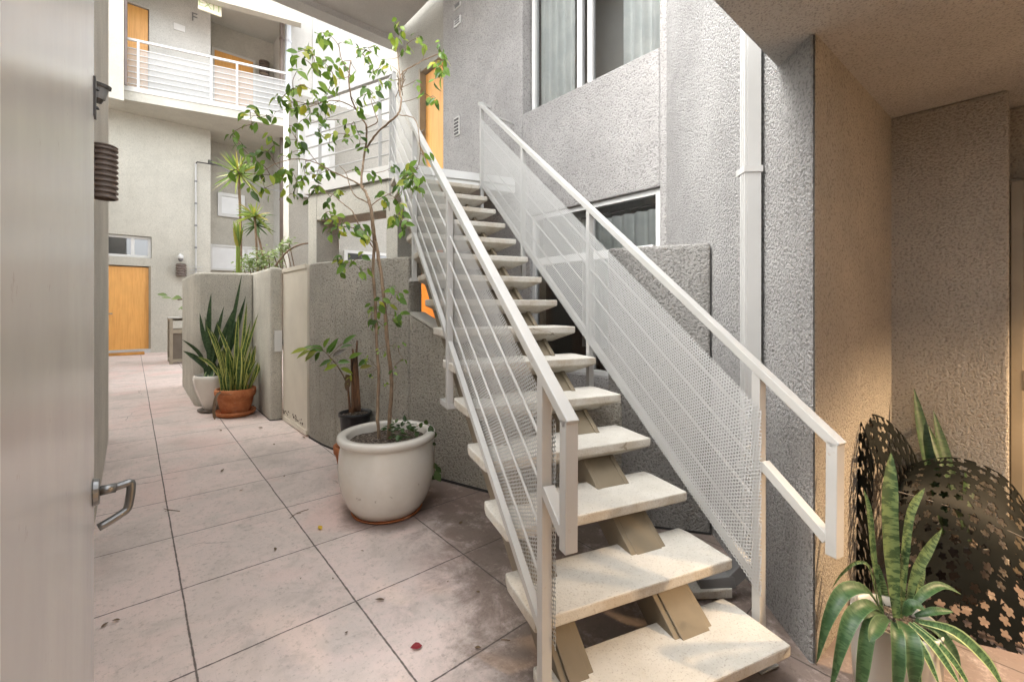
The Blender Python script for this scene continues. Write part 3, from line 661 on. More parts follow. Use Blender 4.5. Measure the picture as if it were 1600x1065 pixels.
# downpipes at that corner
for uu, rr, mat, lab in ((440, .055, 'bronze', 'thin brown downpipe at the corner of the white building'), (450, .085, 'pipe_blue', 'thick pale blue downpipe at the corner of the white building')):
    p_ = PY(uu, 300, 14.35); t = thing('downpipe', lab, 'downpipe', (p_.x, 14.35, .1), 'downpipes of the white building')
    b = MB(); b.tube([(p_.x, 14.35, .1), (p_.x, 14.35, 12.6)], rr, 10); b.build('pipe', M[mat], t, smooth=True)
    for z in (2.2, 4.6, 7.0, 9.4):
        b = MB(); b.tube([(p_.x, 14.35, z), (p_.x, 14.35, z+.06)], rr*1.2, 10); b.build('clamp', M[mat], t)

# ------------------------------------------------------------------ walkway bridge at landing level
B0, B1 = Vector((1.603, 5.648, 0)), Vector((2.09, 4.29, 0)); BD = (B1-B0).normalized(); BN = Vector((-BD.y, BD.x, 0))
if BN.x < 0: BN = -BN       # BN points away from the camera side
def BP(k, off, z): p = B0+BD*k+BN*off; return Vector((p.x, p.y, z))
BLn = (B1-B0).length
wk = thing('walkway', 'raised stucco walkway on square posts joining the head of the stairs, white railing along it', 'walkway', (1.85, 5.0, 0))
b = MB(); lc = SW(3.70, 0, 0); 
deck = [BP(-.04, 0, 0), BP(BLn, 0, 0), SW(3.70, -.95, 0), SW(3.70, .55, 0), Vector((XW-.003, 3.9, 0)), Vector((XW-.003, 5.40, 0)), Vector((XD-.003, 5.6, 0)), Vector((XD-.003, 7.2, 0)), BP(-.04, 2.2, 0)]
b.prism([(p.x, p.y) for p in deck], 2.79, 2.93); b.build('deck', M['fascia_white'], wk)
b = MB(); b.bar(SW(3.685, -.95, 2.90), SW(3.685, .5, 2.90), .03, .085); b.bar(SW(3.69, -.95, 2.80), SW(3.69, .5, 2.80), .045, .06); b.build('nosing', M['frame_white'], wk)
b = MB(); zt = 2.785
def bcol(k0, k1, off0, off1, z0, z1):
    a = [BP(k0, off0, 0), BP(k1, off0, 0), BP(k1, off1, 0), BP(k0, off1, 0)]; b.prism([(p.x, p.y) for p in a], z0, z1)
def bk(u, v=330): # distance along the bridge front at image column u
    p = PL(u, v, B0, B1); return (Vector((p.x, p.y, 0))-B0).dot(BD)
k0, k1, k2, k3 = bk(478), bk(491), bk(600), bk(618)
bcol(k0, k1, .03, .36, 0, zt); bcol(k2, k3, .03, .36, 0, zt); bcol(k1, k2, .032, .358, 2.46, zt); b.build('post_and_beam', M['stucco_far'], wk, bevel=.008)
b = MB(); a0, a1 = BP(-.04, .035, 3.91), BP(BLn-.02, .035, 3.91); b.bar(a0, a1, .05, .035)
for z in (3.06, 3.21, 3.36, 3.51, 3.66): b.tube([BP(-.04, .035, z), BP(bk(604), .035, z), BP(bk(610), .035, z-.05), BP(bk(611), .035, 2.95)], .010, 6)
for u in (496, 590): b.bar(BP(bk(u), .035, 2.9), BP(bk(u), .035, 3.9), .035, .035)
b.bar(BP(BLn-.03, .035, 2.9), BP(BLn-.03, .035, 3.9), .04, .04)
rl = b.build('railing', M['steel_white'], wk)
# wall with opening seen under and over the walkway
bw = thing('rear_patio_building', 'pale stucco wall behind the walkway with a small white window', 'building', (3.0, 8.4, 0))
b = MB(); b.box(2.3, 6, 9.2, 9.6, -.1, 5.6); b.build('wall', stucco('stucco_back', (.50, .48, .43), .04, .9, .5), bw)
a = PY(545, 400, 9.15); pwin(bw, a.x-.1, a.x+1.2, 9.12, a.z-.35, a.z+.12, a.x+.6, 'glass_dark')
a = PY(490, 240, 9.15); pwin(bw, a.x-.28, a.x+.40, 9.12, a.z-.9, a.z+.75, None, 'glass', .10, 'sky_pane')

# ------------------------------------------------------------------ patio walls and gate
def wall_poly(pts, th, tops, side=1):
    """thick wall from a base polyline; side gives where the thickness goes"""
    pts = [Vector((p[0], p[1])) for p in pts]; n = len(pts); off = []
    for i in range(n):
        d = (pts[min(i+1, n-1)]-pts[max(i-1, 0)]).normalized(); off.append(pts[i]+Vector((-d.y, d.x))*th*side)
    b = MB()
    for i in range(n-1):
        pl = [pts[i], pts[i+1], off[i+1], off[i]]; b.prism([(p.x, p.y) for p in pl], -.12, [tops[i], tops[i+1], tops[i+1], tops[i]])
    return b
def weld(o):
    m = o.modifiers.new('weld', 'WELD'); m.merge_threshold = .0005
    return o
base = smooth_path([(1.392, 4.80, 0), (1.444, 4.31, 0), (1.614, 3.756, 0), (1.759, 3.326, 0)], 5)
def ring_wall(pts, th, tops):
    pts = [Vector((p[0], p[1])) for p in pts]; n = len(pts); off = []
    for i in range(n):
        d = (pts[min(i+1, n-1)]-pts[max(i-1, 0)]).normalized(); q = Vector((-d.y, d.x))
        if q.x < 0: q = -q
        off.append(pts[i]+q*th)
    ring = [(p.x, p.y) for p in pts]+[(p.x, p.y) for p in off[::-1]]
    b = MB(); b.prism(ring, -.12, list(tops)+list(tops)[::-1]); return b
pw = thing('patio_wall', 'curved grey stucco patio wall behind the white planter and under the stairs', 'patio wall', (1.6, 3.8, .04))
b = ring_wall(base, .17, [1.868-.002*k for k in range(len(base))]); b.build('tall_wall', M['stucco_patio'], pw, bevel=.022, seg=3)
bs2 = smooth_path([(1.759, 3.322, 0), (1.828, 3.12, 0), (2.031, 2.554, 0), (2.26, 1.93, 0), (2.40, 1.66, 0)], 4)
n2 = len(bs2); tp = []
for p in bs2:
    tp.append(max(.80, 1.352-.50*(3.322-p.y)))
b = ring_wall(bs2, .16, tp); b.build('low_wall', M['stucco_patio'], pw, bevel=.015)
b = MB()
for a_, c_2, z0_, z1_ in zip(bs2[:-1], bs2[1:], tp[:-1], tp[1:]):
    if z1_ < .85: break
    a_, c_2 = Vector((a_[0], a_[1], z0_+.012)), Vector((c_2[0], c_2[1], z1_+.012)); q_ = Vector((.079, .012, 0)); b.bar(a_+q_, c_2+q_, .17, .02)
b.build('wall_cap', paint('cap_paint', (.50, .48, .43), .8, .15), pw)
pw2 = thing('patio_wall', 'square-ended stucco patio wall between the gate and the snake plants', 'patio wall', (1.3, 6.2, .08))
b = MB(); b.prism([(1.238, 5.75), (1.372, 5.74), (1.372, 7.2), (1.24, 7.2)], -.05, 1.885); b.build('wall', M['stucco_cream'], pw2, bevel=.03, seg=3)
pw3 = thing('patio_wall', 'round-cornered stucco patio wall behind the potted snake plants', 'patio wall', (.8, 7.1, .1))
b = MB(); b.prism([(.655, 7.12), (.69, 7.06), (1.236, 6.72), (1.236, 6.95), (.80, 7.25), (.78, 9.0), (.635, 9.0), (.635, 7.2)], -.05, 1.875); b.build('wall', M['stucco_cream'], pw3, bevel=.03, seg=3)
pw4 = thing('patio_wall', 'dark grey stucco patio wall under the right-hand handrail', 'patio wall', (2.5, 1.5, 0))
d4 = (Vector((2.73, 1.222))-Vector((2.321, 1.781))).normalized(); n4 = Vector((-d4.y, d4.x)); n4 = n4 if n4.x > 0 else -n4
e0, e1 = Vector((2.36, 1.735)), Vector((2.73, 1.228))
b = MB(); b.prism([tuple(e0), tuple(e1), tuple(e1+n4*.2), tuple(e0+n4*.2)], -.1, [1.80, 1.815, 1.815, 1.80]); b.build('wall', stucco('stucco_dark_wall', (.33, .32, .30), .07, 1.5, 1.0, .25), pw4, bevel=.02, seg=3)  # darker grey base than the other patio walls
def foot(pts, root, h=.016):
    b = MB()
    for a_, c_2 in zip(pts[:-1], pts[1:]):
        a_, c_2 = Vector((a_[0], a_[1], fz(a_[0], a_[1])+h/2)), Vector((c_2[0], c_2[1], fz(c_2[0], c_2[1])+h/2)); b.bar(a_, c_2, .008, h)
    b.build('base_gap', M['rubber'], root)
foot(list(base)+list(bs2), pw, .02); foot([(e0.x, e0.y), (e1.x, e1.y)], pw4, .014); foot([(1.238, 7.0), (1.238, 5.75), (1.372, 5.74)], pw2, .010)
gt = thing('patio_gate', 'cream metal gate in the patio wall, rust spots along its bottom edge', 'gate', (1.385, 5.27, .06))
b = MB(); gx0, gy0, gx1, gy1 = 1.385, 5.73, 1.400, 4.83
b.bar((gx0, gy0, .97), (gx1, gy1, .97), .035, 1.78); b.build('gate_panel', M['gate_cream'], gt, bevel=.004)
b = MB(); b.bar((gx0-.022, gy0, 1.845), (gx1-.022, gy1, 1.845), .012, .045); b.build('gate_rail', M['gate_cream'], gt); b = MB(); b.bar((gx0-.022, gy0-.01, .10), (gx1-.022, gy1+.01, .10), .010, .05); b.build('gate_rail', M['gate_cream'], gt)
b = MB()
for k in range(34):
    f_ = rnd.random()**1.3; x = gx0+(gx1-gx0)*f_-.0195; y = gy0+(gy1-gy0)*f_; z = .155+rnd.random()*.055; r_ = .006+.012*rnd.random()
    b.box(x-.0012, x, y-r_, y+r_, z-r_*.5, z+r_*.5)
b.build('rust_patch', paint('rust', (.07, .04, .025), .9), gt)
b = MB(); a, c = PL(430, 549, (1.238, 5.75), (1.372, 5.74)), PL(438, 516, (1.238, 5.75), (1.372, 5.74)); b.box(a.x-.012, c.x+.012, 5.715, 5.738, a.z, c.z)
for z in (a.z+.04, c.z-.04): b.box((a.x+c.x)/2-.006, (a.x+c.x)/2+.006, 5.711, 5.714, z-.006, z+.006)
b.build('strike_plate', M['frame_white'], gt)
b = MB(); hp = PL(444, 535, (1.385, 5.73), (1.400, 4.83)); b.tube([hp+Vector((0, 0, 0)), hp+Vector((-.05, -.01, 0)), hp+Vector((-.055, .10, 0))], .008, 6); b.tube([hp+Vector((-.01, -.02, .035)), hp+Vector((-.01, -.02, -.035))], .014, 8); b.build('latch', M['grey_metal'], gt)

# ------------------------------------------------------------------ staircase
stt = thing('staircase', 'open-riser stairs with pale precast treads on beige steel stringers and white mesh railings', 'stairs', (R0.x, R0.y, 0))
QL, QR = -.928, -.012
def tread_mesh(n):
    b = MB(); s0 = n*RUN; z = RISE*(n+1); d = .288; e = .042
    r1 = [(s0, QL), (s0, QR), (s0+d-.05, QR), (s0+d, QR-.012), (s0+d, QL+.012), (s0+d-.05, QL)]
    top = [SW(s, q, z) for s, q in r1]; mid = [SW(s, q, z-e) for s, q in r1]
    lo = [SW(s0+.105, QL+.12, z-.10), SW(s0+.105, QR-.12, z-.10), SW(s0+d-.07, QR-.12, z-.10), SW(s0+d-.06, QR-.125, z-.10), SW(s0+d-.06, QL+.125, z-.10), SW(s0+d-.07, QL+.12, z-.10)]
    i = len(b.v); b.v += lo+mid+top; n_ = 6
    b.f.append(tuple(i+k for k in reversed(range(n_)))); b.f.append(tuple(i+2*n_+k for k in range(n_)))
    for l in (0, 1):
        for k in range(n_):
            j = (k+1) % n_; b.f.append((i+l*n_+k, i+l*n_+j, i+(l+1)*n_+j, i+(l+1)*n_+k))
    return b
for n in range(15):
    b = tread_mesh(n); o = b.build('tread', M['tread'], stt, bevel=.006, seg=2)
for q, wst in ((-.80, .075), (-.29, .135)):
    b = MB(); s0, s1 = .02, 3.72
    za, zb = nose(s0)-.26, nose(s1)-.26
    b.hexa([SW(.02, q-wst/2, .013), SW(.02, q+wst/2, .013), SW(s1, q+wst/2, nose(s1)-.30), SW(s1, q-wst/2, nose(s1)-.30)], [SW(.02, q-wst/2, .075), SW(.02, q+wst/2, .075), SW(s1, q+wst/2, nose(s1)-.215), SW(s1, q-wst/2, nose(s1)-.215)])
    b.hexa([SW(.16, q-wst/2, .013), SW(.16, q+wst/2, .013), SW(.02, q+wst/2, .0135), SW(.02, q-wst/2, .0135)], [SW(.17, q-wst/2, .10), SW(.17, q+wst/2, .10), SW(.03, q+wst/2, .05), SW(.03, q-wst/2, .05)])
    for dq in (-wst/2-.012, wst/2+.012): b.bar(SW(.10, q+dq, nose(.10)-.215), SW(s1, q+dq, nose(s1)-.215), .026, .125)
    b.bar(SW(-.02, q, .006), SW(.22, q, .006), .22, .012)
    b.build('stringer', M['steel_tan'], stt, bevel=.003)
def railing(q, qm, send, drop, posts, stop, mesh0, label):
    b = MB(); H_ = .868
    hr = MB(); hr.bar(SW(send, q, nose(send)+H_), SW(stop, q, nose(stop)+H_), .042, .034)
    rail = hr.build('handrail', M['steel_white'], stt, bevel=.003); rail['label'] = label; WL[rail.name] = WL[stt.name]
    e = MB(); e.bar(SW(send+.016, q, nose(send)+H_+.012), SW(send+.019, q, nose(send)+H_-drop), .042, .036, (S1.x, S1.y, 0))
    e.bar(SW(send+.035, q, nose(send+.035)+H_-drop+.02), SW(posts[0]-.02, q, nose(posts[0]-.02)+H_-drop+.02), .04, .034); e.build('rail_end', M['steel_white'], rail, bevel=.002)
    for i, s in enumerate(posts):
        p = MB(); zb = fz(*SW(s, q, 0).xy) if i == 0 else nose(s)-.36
        p.bar(SW(s, q, zb), SW(s, q, nose(s)+H_-.015), .036, .036, (S1.x, S1.y, 0))
        if i > 0:
            sgn = 1 if q < -.4 else -1
            p.bar(SW(s, q, nose(s)-.345), SW(s-.02, q+sgn*.16, nose(s)-.345), .04, .03); p.bar(SW(s+.02, q, nose(s)-.343), SW(s+.14, q, nose(s)-.343), .04, .03)
        else: p.bar(SW(s, q, zb+.005), SW(s, q, zb+.012), .1, .1, (S1.x, S1.y, 0))
        p.build('rail_post', M['steel_white'], rail, bevel=.002)
    # balusters run parallel with the handrail; mesh panel inside them
    bb = MB(); bb.bar(SW(mesh0, q, nose(mesh0)+.02), SW(stop-.08, q, nose(stop-.08)+.02), .026, .03)
    for dz in (.17, .33, .48, .63): bb.tube([SW(mesh0, q, nose(mesh0)+dz), SW(stop-.08, q, nose(stop-.08)+dz)], .0052, 8)
    bb.build('rail_bar', M['steel_white'], rail)
    mm = MB(); a, c = mesh0-.03, stop-.1; L = (c-a)*1.245
    mm.poly([SW(a, qm, nose(a)+.0), SW(c, qm, nose(c)+.0), SW(c, qm, nose(c)+.735), SW(a, qm, nose(a)+.735)], [(0, 0), (L, 0), (L, .735*.803), (0, .735*.803)])
    # keep metric UVs: shear removed along the slope
    mm.uv[0] = [(0, 0), (L, 0), (L+.735*.595, .735*.803), (.735*.595, .735*.803)]
    mm.build('mesh_panel', M['mesh'], rail)
    return rail
rl1 = railing(-.918, -.892, .03, .372, (.20, 1.366, 2.42, 3.76), 3.80, .20, 'left handrail beside the planter')
rl2 = railing(.022, -.002, -.145, .376, (.155, 1.36, 2.40, 3.49), 3.55, .155, 'right handrail beside the wall')
b = MB(); z = nose(3.55)+.868; b.bar(SW(3.54, .022, z), SW(3.60, .16, z), .04, .03); b.tube([SW(3.60, .16, z), SW(3.60, .16, z-.08), SW(3.72, .50, z-.08)], .012, 6); b.build('rail_bracket', M['steel_white'], rl2)
b = MB(); b.bar(SW(3.79, -.918, nose(3.80)+.86), BP(BLn-.03, .035, 3.91), .05, .036); b.build('rail_join', M['steel_white'], rl1)

# ------------------------------------------------------------------ downspout in front of the diagonal wall
wd = Vector((.711, .703, 0)); wnm = Vector((-.703, .711, 0)); dc = Vector((2.345, .841, 0))+wnm*.045-wd*.05
ds = thing('downspout', 'white ribbed downspout on the grey corner wall to the right of the stairs', 'downspout', (dc.x, dc.y, .1))
def dbox(b, a0, a1, n0, n1, z0, z1):
    pts = [dc+wd*a0+wnm*n0, dc+wd*a1+wnm*n0, dc+wd*a1+wnm*n1, dc+wd*a0+wnm*n1]; b.prism([(p.x, p.y) for p in pts], z0, z1)
b = MB(); dbox(b, -.045, .034, -.035, .030, .16, 6.5)
for k in range(3): dbox(b, -.0445+k*.0195, -.0445+k*.0195+.011, .0302, .043, .16, 6.5)
b.build('pipe', M['pipe_white'], ds, bevel=.002)
for z in (2.06, .62, 4.2):
    b = MB(); dbox(b, -.050, .039, -.041, .046, z, z+.03); b.build('strap', M['pipe_white'], ds)
b = MB(); el0 = dc+Vector((0, 0, .19))
b.bar(el0, el0+wnm*.10+Vector((0, 0, -.10)), .088, .06); b.bar(el0+wnm*.085+Vector((0, 0, -.10)), el0+wnm*.25+Vector((0, 0, -.125)), .09, .06, (0, 0, 1)); b.build('elbow', M['grey_metal'], ds, bevel=.004)
b = MB(); sp = Vector((2.16, 1.03, fz(2.16, 1.03)+.02)); b.hexa([sp+wd*a+wnm*n+Vector((0, 0, z)) for a, n, z in ((-.10, -.12, 0), (.10, -.12, 0), (.14, .22, 0), (-.14, .22, 0))], [sp+wd*a+wnm*n+Vector((0, 0, z)) for a, n, z in ((-.10, -.12, .05), (.10, -.12, .05), (.14, .22, .02), (-.14, .22, .02))])
tag(b.build('splash_block', M['tread'], bevel=.006), 'pale concrete splash block on the floor under the downspout', 'splash block')

# ------------------------------------------------------------------ planters
def pot_profile(t, c, prof, mat, inner, soilz, soilr, nm='pot', n=48):
    b = MB(); b.lathe(prof+inner, c, n); b.build(nm, mat, t, smooth=True)
    b = MB(); rows = []
    for k in range(5):
        r = soilr*k/4; rows.append([(c[0]+r*math.cos(2*math.pi*j/24), c[1]+r*math.sin(2*math.pi*j/24), c[2]+soilz+rnd.uniform(-.006, .008)*(k > 0)) for j in range(25)])
    for r in rows: r[24] = r[0]
    b.grid(rows); b.build('soil', M['soil'], t, smooth=False)
pc = Vector((1.325, 2.815, fz(1.325, 2.815)+.012))
t = thing('planter', 'large round white glazed planter on the concrete floor, tree growing in it', 'planter', pc)
prof = [(.0, 0), (.20, 0), (.225, .008), (.262, .06), (.295, .14), (.314, .23), (.318, .31), (.311, .40), (.300, .452), (.297, .462), (.312, .470), (.324, .482), (.326, .500), (.321, .514), (.309, .519)]
inn = [(.276, .519), (.265, .512), (.262, .50), (.262, .44)]
pot_profile(t, pc, prof, M['glaze'], inn, .455, .264)
b = MB(); b.lathe([(0, -.012), (.215, -.012), (.232, -.006), (.236, .003), (.228, .003), (.21, -.002)], pc, 40); tag(b.build('plant_saucer', M['terra'], smooth=True), 'low terracotta saucer under the large white planter', 'saucer')

# the potted tree -------------------------------------------------
TT = 3.0
tr = thing('potted_tree', 'slender two-stemmed fig tree in the white planter, sparse green crown up against the stairs', 'tree', (pc.x, pc.y, pc.z+.45))
def tdep(u, v):   # depth of the crown, gently rolling
    return 3.0+.30*math.sin(u*.021+v*.013)+.22*math.sin(v*.03-u*.011)
stems = [  # (pixel path, radius start, radius end)
    ([(607, 692), (609, 650), (612, 600), (606, 540), (602, 490), (597, 440), (590, 395), (586, 375)], .0145, .011),
    ([(592, 692), (590, 640), (592, 590), (588, 530), (586, 470), (583, 420), (585, 385), (583, 362), (580, 330), (576, 312)], .011, .0095),
    ([(586, 375), (583, 350), (579, 322), (572, 302), (565, 290), (566, 268), (569, 245), (572, 225), (573, 200), (569, 190), (556, 170), (548, 150), (545, 120), (548, 95)], .011, .004),
    ([(572, 234), (582, 217), (594, 203), (612, 188), (622, 178), (627, 160), (625, 138), (626, 118), (636, 108), (648, 102), (660, 95), (676, 88), (690, 82)], .0075, .0035),
    ([(568, 292), (552, 283), (535, 275), (515, 266), (497, 256), (478, 250), (455, 249), (430, 256), (410, 268), (385, 275)], .006, .002),
    ([(578, 318), (565, 312), (553, 304), (547, 290), (540, 270), (530, 258)], .005, .002),
    ([(587, 392), (575, 375), (560, 350), (550, 330), (536, 318), (522, 306), (510, 300), (500, 290)], .005, .002),
    ([(587, 385), (575, 370), (560, 360), (546, 355), (530, 355), (515, 362)], .004, .002),
    ([(580, 322), (592, 312), (610, 302), (628, 288), (645, 270), (655, 262)], .004, .002),
    ([(622, 180), (640, 182), (650, 190), (655, 215), (657, 240), (652, 262), (640, 285), (645, 310)], .0035, .0015),
    ([(573, 200), (590, 190), (585, 175), (578, 150)], .004, .002),
    ([(625, 125), (622, 90), (620, 62), (622, 40)], .004, .0015),
    ([(556, 170), (530, 158), (505, 160), (480, 168), (455, 170), (430, 175)], .004, .0015),
    ([(548, 120), (535, 95), (528, 70), (516, 55)], .0035, .0015),
    ([(497, 256), (480, 235), (462, 215), (452, 196)], .003, .0015),
]
bt = MB(); nodes = []
for k, (pp, r0, r1) in enumerate(stems):
    q = []
    for (u, v) in pp:
        d = TT if v > 380 else TT+(tdep(u, v)-TT)*min(1, (380-v)/160)
        if v > 560: d = TT+.02
        q.append(P(u, v, d)); nodes.append(((u, v), d))
    if k < 2: q[0] = Vector((q[0].x, q[0].y, pc.z+.44))
    q = smooth_path(q, 4); m = len(q); bt.tube([p+Vector((rnd.uniform(-1, 1), rnd.uniform(-1, 1), rnd.uniform(-1, 1)))*.0022 for p in q], [(r0+(r1-r0)*i/(m-1))*rnd.uniform(.92, 1.1) for i in range(m)], 8)
bt.build('trunk', M['bark'], tr, smooth=True)
L4 = [(575,180),(625,210),(590,200),(690,235),(445,290),(470,325),(515,285),(520,300),(440,395),(540,350),(580,340),(640,355),(530,375),(605,330),(700,340),(640,410),(655,440),(575,415),(770,395),(780,270),(800,300),(835,265),(855,290),(820,320),(880,255),(850,370),(860,400),(900,375),(925,330),(950,360),(935,460),(900,470),(830,490),(830,520),(860,515),(790,540),(775,590),(880,580),(1040,285),(1000,215),(965,200),(985,120),(1020,170),(1010,120),(1050,245),(1120,200),(1140,245),(1110,210),(1225,240),(1235,290),(1255,300),(1260,330),(1210,345),(1210,385),(1245,360),(1255,410),(1200,440),(1100,445),(1150,520),(1210,545),(1180,540),(440,495),(460,470),(420,500),(350,555),(385,580),(370,530),(400,600),(440,590),(430,560),(490,575),(480,660),(510,600),(520,630),(560,580),(600,590),(635,580),(545,520),(515,495),(570,640),(590,700),(605,665),(590,545),(615,500),(660,490),(680,665),(710,690),(740,690),(755,675),(770,720),(630,745),(575,755),(560,725),(415,700),(440,705),(310,640),(180,610),(175,640),(200,615),(190,690),(240,655),(300,755),(100,725),(85,760),(115,790),(130,790),(315,805),(400,775),(440,775),(470,835),(405,850),(620,820),(700,765),(735,750),(795,760),(790,800),(655,740),(360,860),(280,840),(240,830),(290,970),(230,970),(235,910),(210,890),(160,900),(105,940),(70,950),(350,940),(375,940),(360,985),(345,1010),(490,920),(485,975),(440,1010),(470,1000),(550,970),(600,940),(590,910),(555,1030),(540,1040),(180,1040),(260,1045),(770,940),(870,960),(965,930),(1140,865),(1060,925),(1085,965),(1030,970),(1080,1020),(1115,1040),(1060,990),(1110,1000)]
L5 = [(785,45),(810,80),(755,100),(830,110),(820,160),(850,165),(740,190),(700,235),(730,265),(745,300),(715,340),(740,370),(735,410),(690,345),(640,200),(650,235),(170,230),(90,150),(120,130),(45,220),(75,210),(200,165),(225,155),(230,95),(145,95),(60,65),(325,200),(345,190),(300,230),(285,255),(310,320),(270,325),(315,350),(380,370),(440,420),(460,410),(505,460),(490,445),(470,430),(520,430),(320,410),(310,440),(345,415),(380,410),(380,660),(350,620),(400,640),(370,590),(430,630),(490,680),(495,590),(685,810),(720,820),(655,885),(580,905),(600,935),(555,945),(690,955),(735,940),(555,975),(590,990),(680,990),(575,1020),(715,990),(740,820),(600,870)]
LP = [(340+x*.2817, y*.2817) for x, y in L4]+[(440+x*.2536, 250+y*.2536) for x, y in L5]
LP += [(592, 545), (604, 552), (575, 560), (590, 575), (613, 578), (600, 600), (588, 520), (622, 540), (630, 560), (575, 583), (599, 510)]
lf = MB(); ltw = MB(); pts3 = []
for (u, v) in LP:
    d = tdep(u, v) if v < 380 else TT
    pts3.append((u, v, d+rnd.uniform(-.10, .10)))
# twigs: every leaf is joined to the nearest thing already on the tree
tree_n = [(P(u, v, d), (u, v)) for (u, v), d in nodes if v < 620]; todo = [P(u, v, d) for u, v, d in pts3]; links = []
tn = [p for p, _ in tree_n]; best = [min(range(len(tn)), key=lambda i: (tn[i]-q).length) for q in todo]; left = set(range(len(todo)))
bd = [(tn[best[i]]-todo[i]).length for i in range(len(todo))]; bp = [tn[best[i]] for i in range(len(todo))]
while left:
    i = min(left, key=lambda k: bd[k]); left.discard(i); links.append((bp[i], todo[i]))
    for k in left:
        dd_ = (todo[i]-todo[k]).length*1.02
        if dd_ < bd[k]: bd[k] = dd_; bp[k] = todo[i]
for a, c in links:
    L = (c-a).length; mid = a.lerp(c, .5)+Vector((rnd.uniform(-1, 1), rnd.uniform(-1, 1), rnd.uniform(-.3, 1)))*L*.10
    ltw.tube(smooth_path([a, mid, c], 3), [.0026, .0024, .0022, .002, .0018, .0016, .0014], 5)
    for rep in range(rnd.choice((2, 3, 3, 4, 5))):
        dirn = (c-a).normalized()*.35+Vector((rnd.uniform(-1, 1), rnd.uniform(-1, 1), -.75+rnd.uniform(-.5, .6)))
        small = c.z < 1.3
        L_ = rnd.uniform(.045, .082)*(.5 if small else 1); nr = Vector((rnd.uniform(-1, 1)-S*.8, rnd.uniform(-1, 1)-C*.8, rnd.uniform(.1, 1.1)))
        b0_ = c+Vector((rnd.uniform(-1, 1), rnd.uniform(-1, 1), rnd.uniform(-1, 1)))*(.0 if rep == 0 else .035)
        lf.leaf(b0_, dirn, nr, L_, L_*rnd.uniform(.45, .6), rnd.uniform(.15, .5), rnd.uniform(.05, .3))
lf.build('foliage', M['leaf_ficus'], tr, smooth=True); ltw.build('twigs', M['twig'], tr, smooth=True)
# little knot of dry stems where the branch meets the rail
b = MB()
for k in range(16):
    c = P(625+rnd.uniform(-5, 5), 128+rnd.uniform(-10, 14), tdep(625, 128)+rnd.uniform(-.03, .03)); a1, a2 = rnd.uniform(0, 6.28), rnd.uniform(.3, 1.2)
    q = [c+Vector((math.cos(a1)*.026*x, math.sin(a1)*.026*x, .05*math.sin(a2*x*2))) for x in (-1, -.3, .3, 1)]; b.tube(q, .003, 5)
b.build('dry_knot', M['twig'], tr)
# ivy spilling over the planter
iv = thing('trailing_ivy', 'small green ivy trailing over the right rim of the white planter', 'plant', pc+Vector((.15, -.1, .47)))
b = MB(); bl_ = MB()
for (u, v, d) in [(618, 662, 3.0), (628, 668, 2.95), (640, 672, 2.95), (612, 672, 2.9), (634, 660, 3.05), (622, 678, 2.9), (648, 676, 2.95), (616, 684, 2.9), (656, 682, 2.95), (606, 668, 2.95), (643, 664, 3.05), (630, 685, 2.9)]:
    p = P(u, v, d)
    for k in range(5):
        dr_ = Vector((rnd.uniform(-1, 1), rnd.uniform(-1, 1), rnd.uniform(-.2, .7))); bl_.leaf(p+dr_*.012, dr_, (rnd.uniform(-.5, .5), rnd.uniform(-.5, .5), 1), rnd.uniform(.035, .06), .03)
strand = smooth_path([P(640, 672, 2.98), P(660, 662, 3.06), P(674, 668, 3.05), P(679, 690, 3.02), P(678, 715, 3.0), P(679, 738, 3.0)], 4); b.tube(strand, .002, 5)
for (u, v, s_) in ((660, 660, .05), (666, 655, .055), (672, 664, .07), (676, 672, .075), (678, 690, .04), (678, 722, .06), (680, 735, .085), (676, 742, .07), (681, 728, .06)):
    bl_.leaf(P(u, v, 3.0), (rnd.uniform(-.5, .5), rnd.uniform(-.5, .5), -.8), (-S, -C, .4), s_, s_*.6)
b.build('stem', M['twig'], iv); bl_.build('leaves', M['leaf_dark'], iv, smooth=True)

# black nursery pot standing in a terracotta pot behind the planter
tc = PF(552, 706); tc = Vector((1.365, 3.46, fz(1.365, 3.46)))
t = thing('terracotta_pot', 'old terracotta pot half hidden behind the white planter, black nursery pot standing on it', 'pot', tc)
pot_profile(t, tc, [(0, 0), (.11, 0), (.118, .01), (.160, .22), (.172, .225), (.175, .275), (.165, .28)], M['terra'], [(.155, .28), (.15, .24)], .235, .15)
nc = Vector((tc.x-.0, tc.y+.0, tc.z+.25)); nc = P(555, 680, 3.78); nc.z = tc.z+.245
t = thing('nursery_pot', 'black plastic nursery pot on the terracotta pot behind the white planter', 'pot', nc)
zt_ = P(555, 643, 3.78).z-nc.z
pot_profile(t, nc, [(0, 0), (.105, 0), (.11, .008), (.128, zt_*.86), (.129, zt_*.87), (.137, zt_*.88), (.139, zt_-.006), (.136, zt_)], M['black_plastic'], [(.128, zt_), (.124, zt_-.03)], zt_-.03, .125)
pl = thing('palm_plant', 'small dying palm with cut stems and one ragged yellow-green frond, in the black nursery pot', 'plant', nc+Vector((0, 0, zt_-.03)))
D = 3.76; b = MB()
for path, r in (([(551, 645), (551, 610), (550, 575), (549, 556)], (.014, .009)), ([(557, 642), (556, 610), (554, 570), (551, 545)], (.022, .008)), ([(561, 642), (559, 600), (557, 560), (558, 532)], (.018, .007)), ([(547, 644), (545, 620), (543, 600)], (.012, .007))):
    q = smooth_path([P(u, v, D+rnd.uniform(-.02, .02)) for u, v in path], 3); b.tube(q, [r[0]+(r[1]-r[0])*i/(len(q)-1) for i in range(len(q))], 8)
b.build('cane', (lambda t_: t_.fin(t_.ramp(t_.noise(25, t_.scale(t_.pos(), (1, 1, .2)), 5), [(.35, (.05, .03, .02)), (.6, (.22, .11, .055)), (.8, (.32, .19, .10))]), .85))(NT('cane')), pl, smooth=True)
b = MB(); lv = MB()
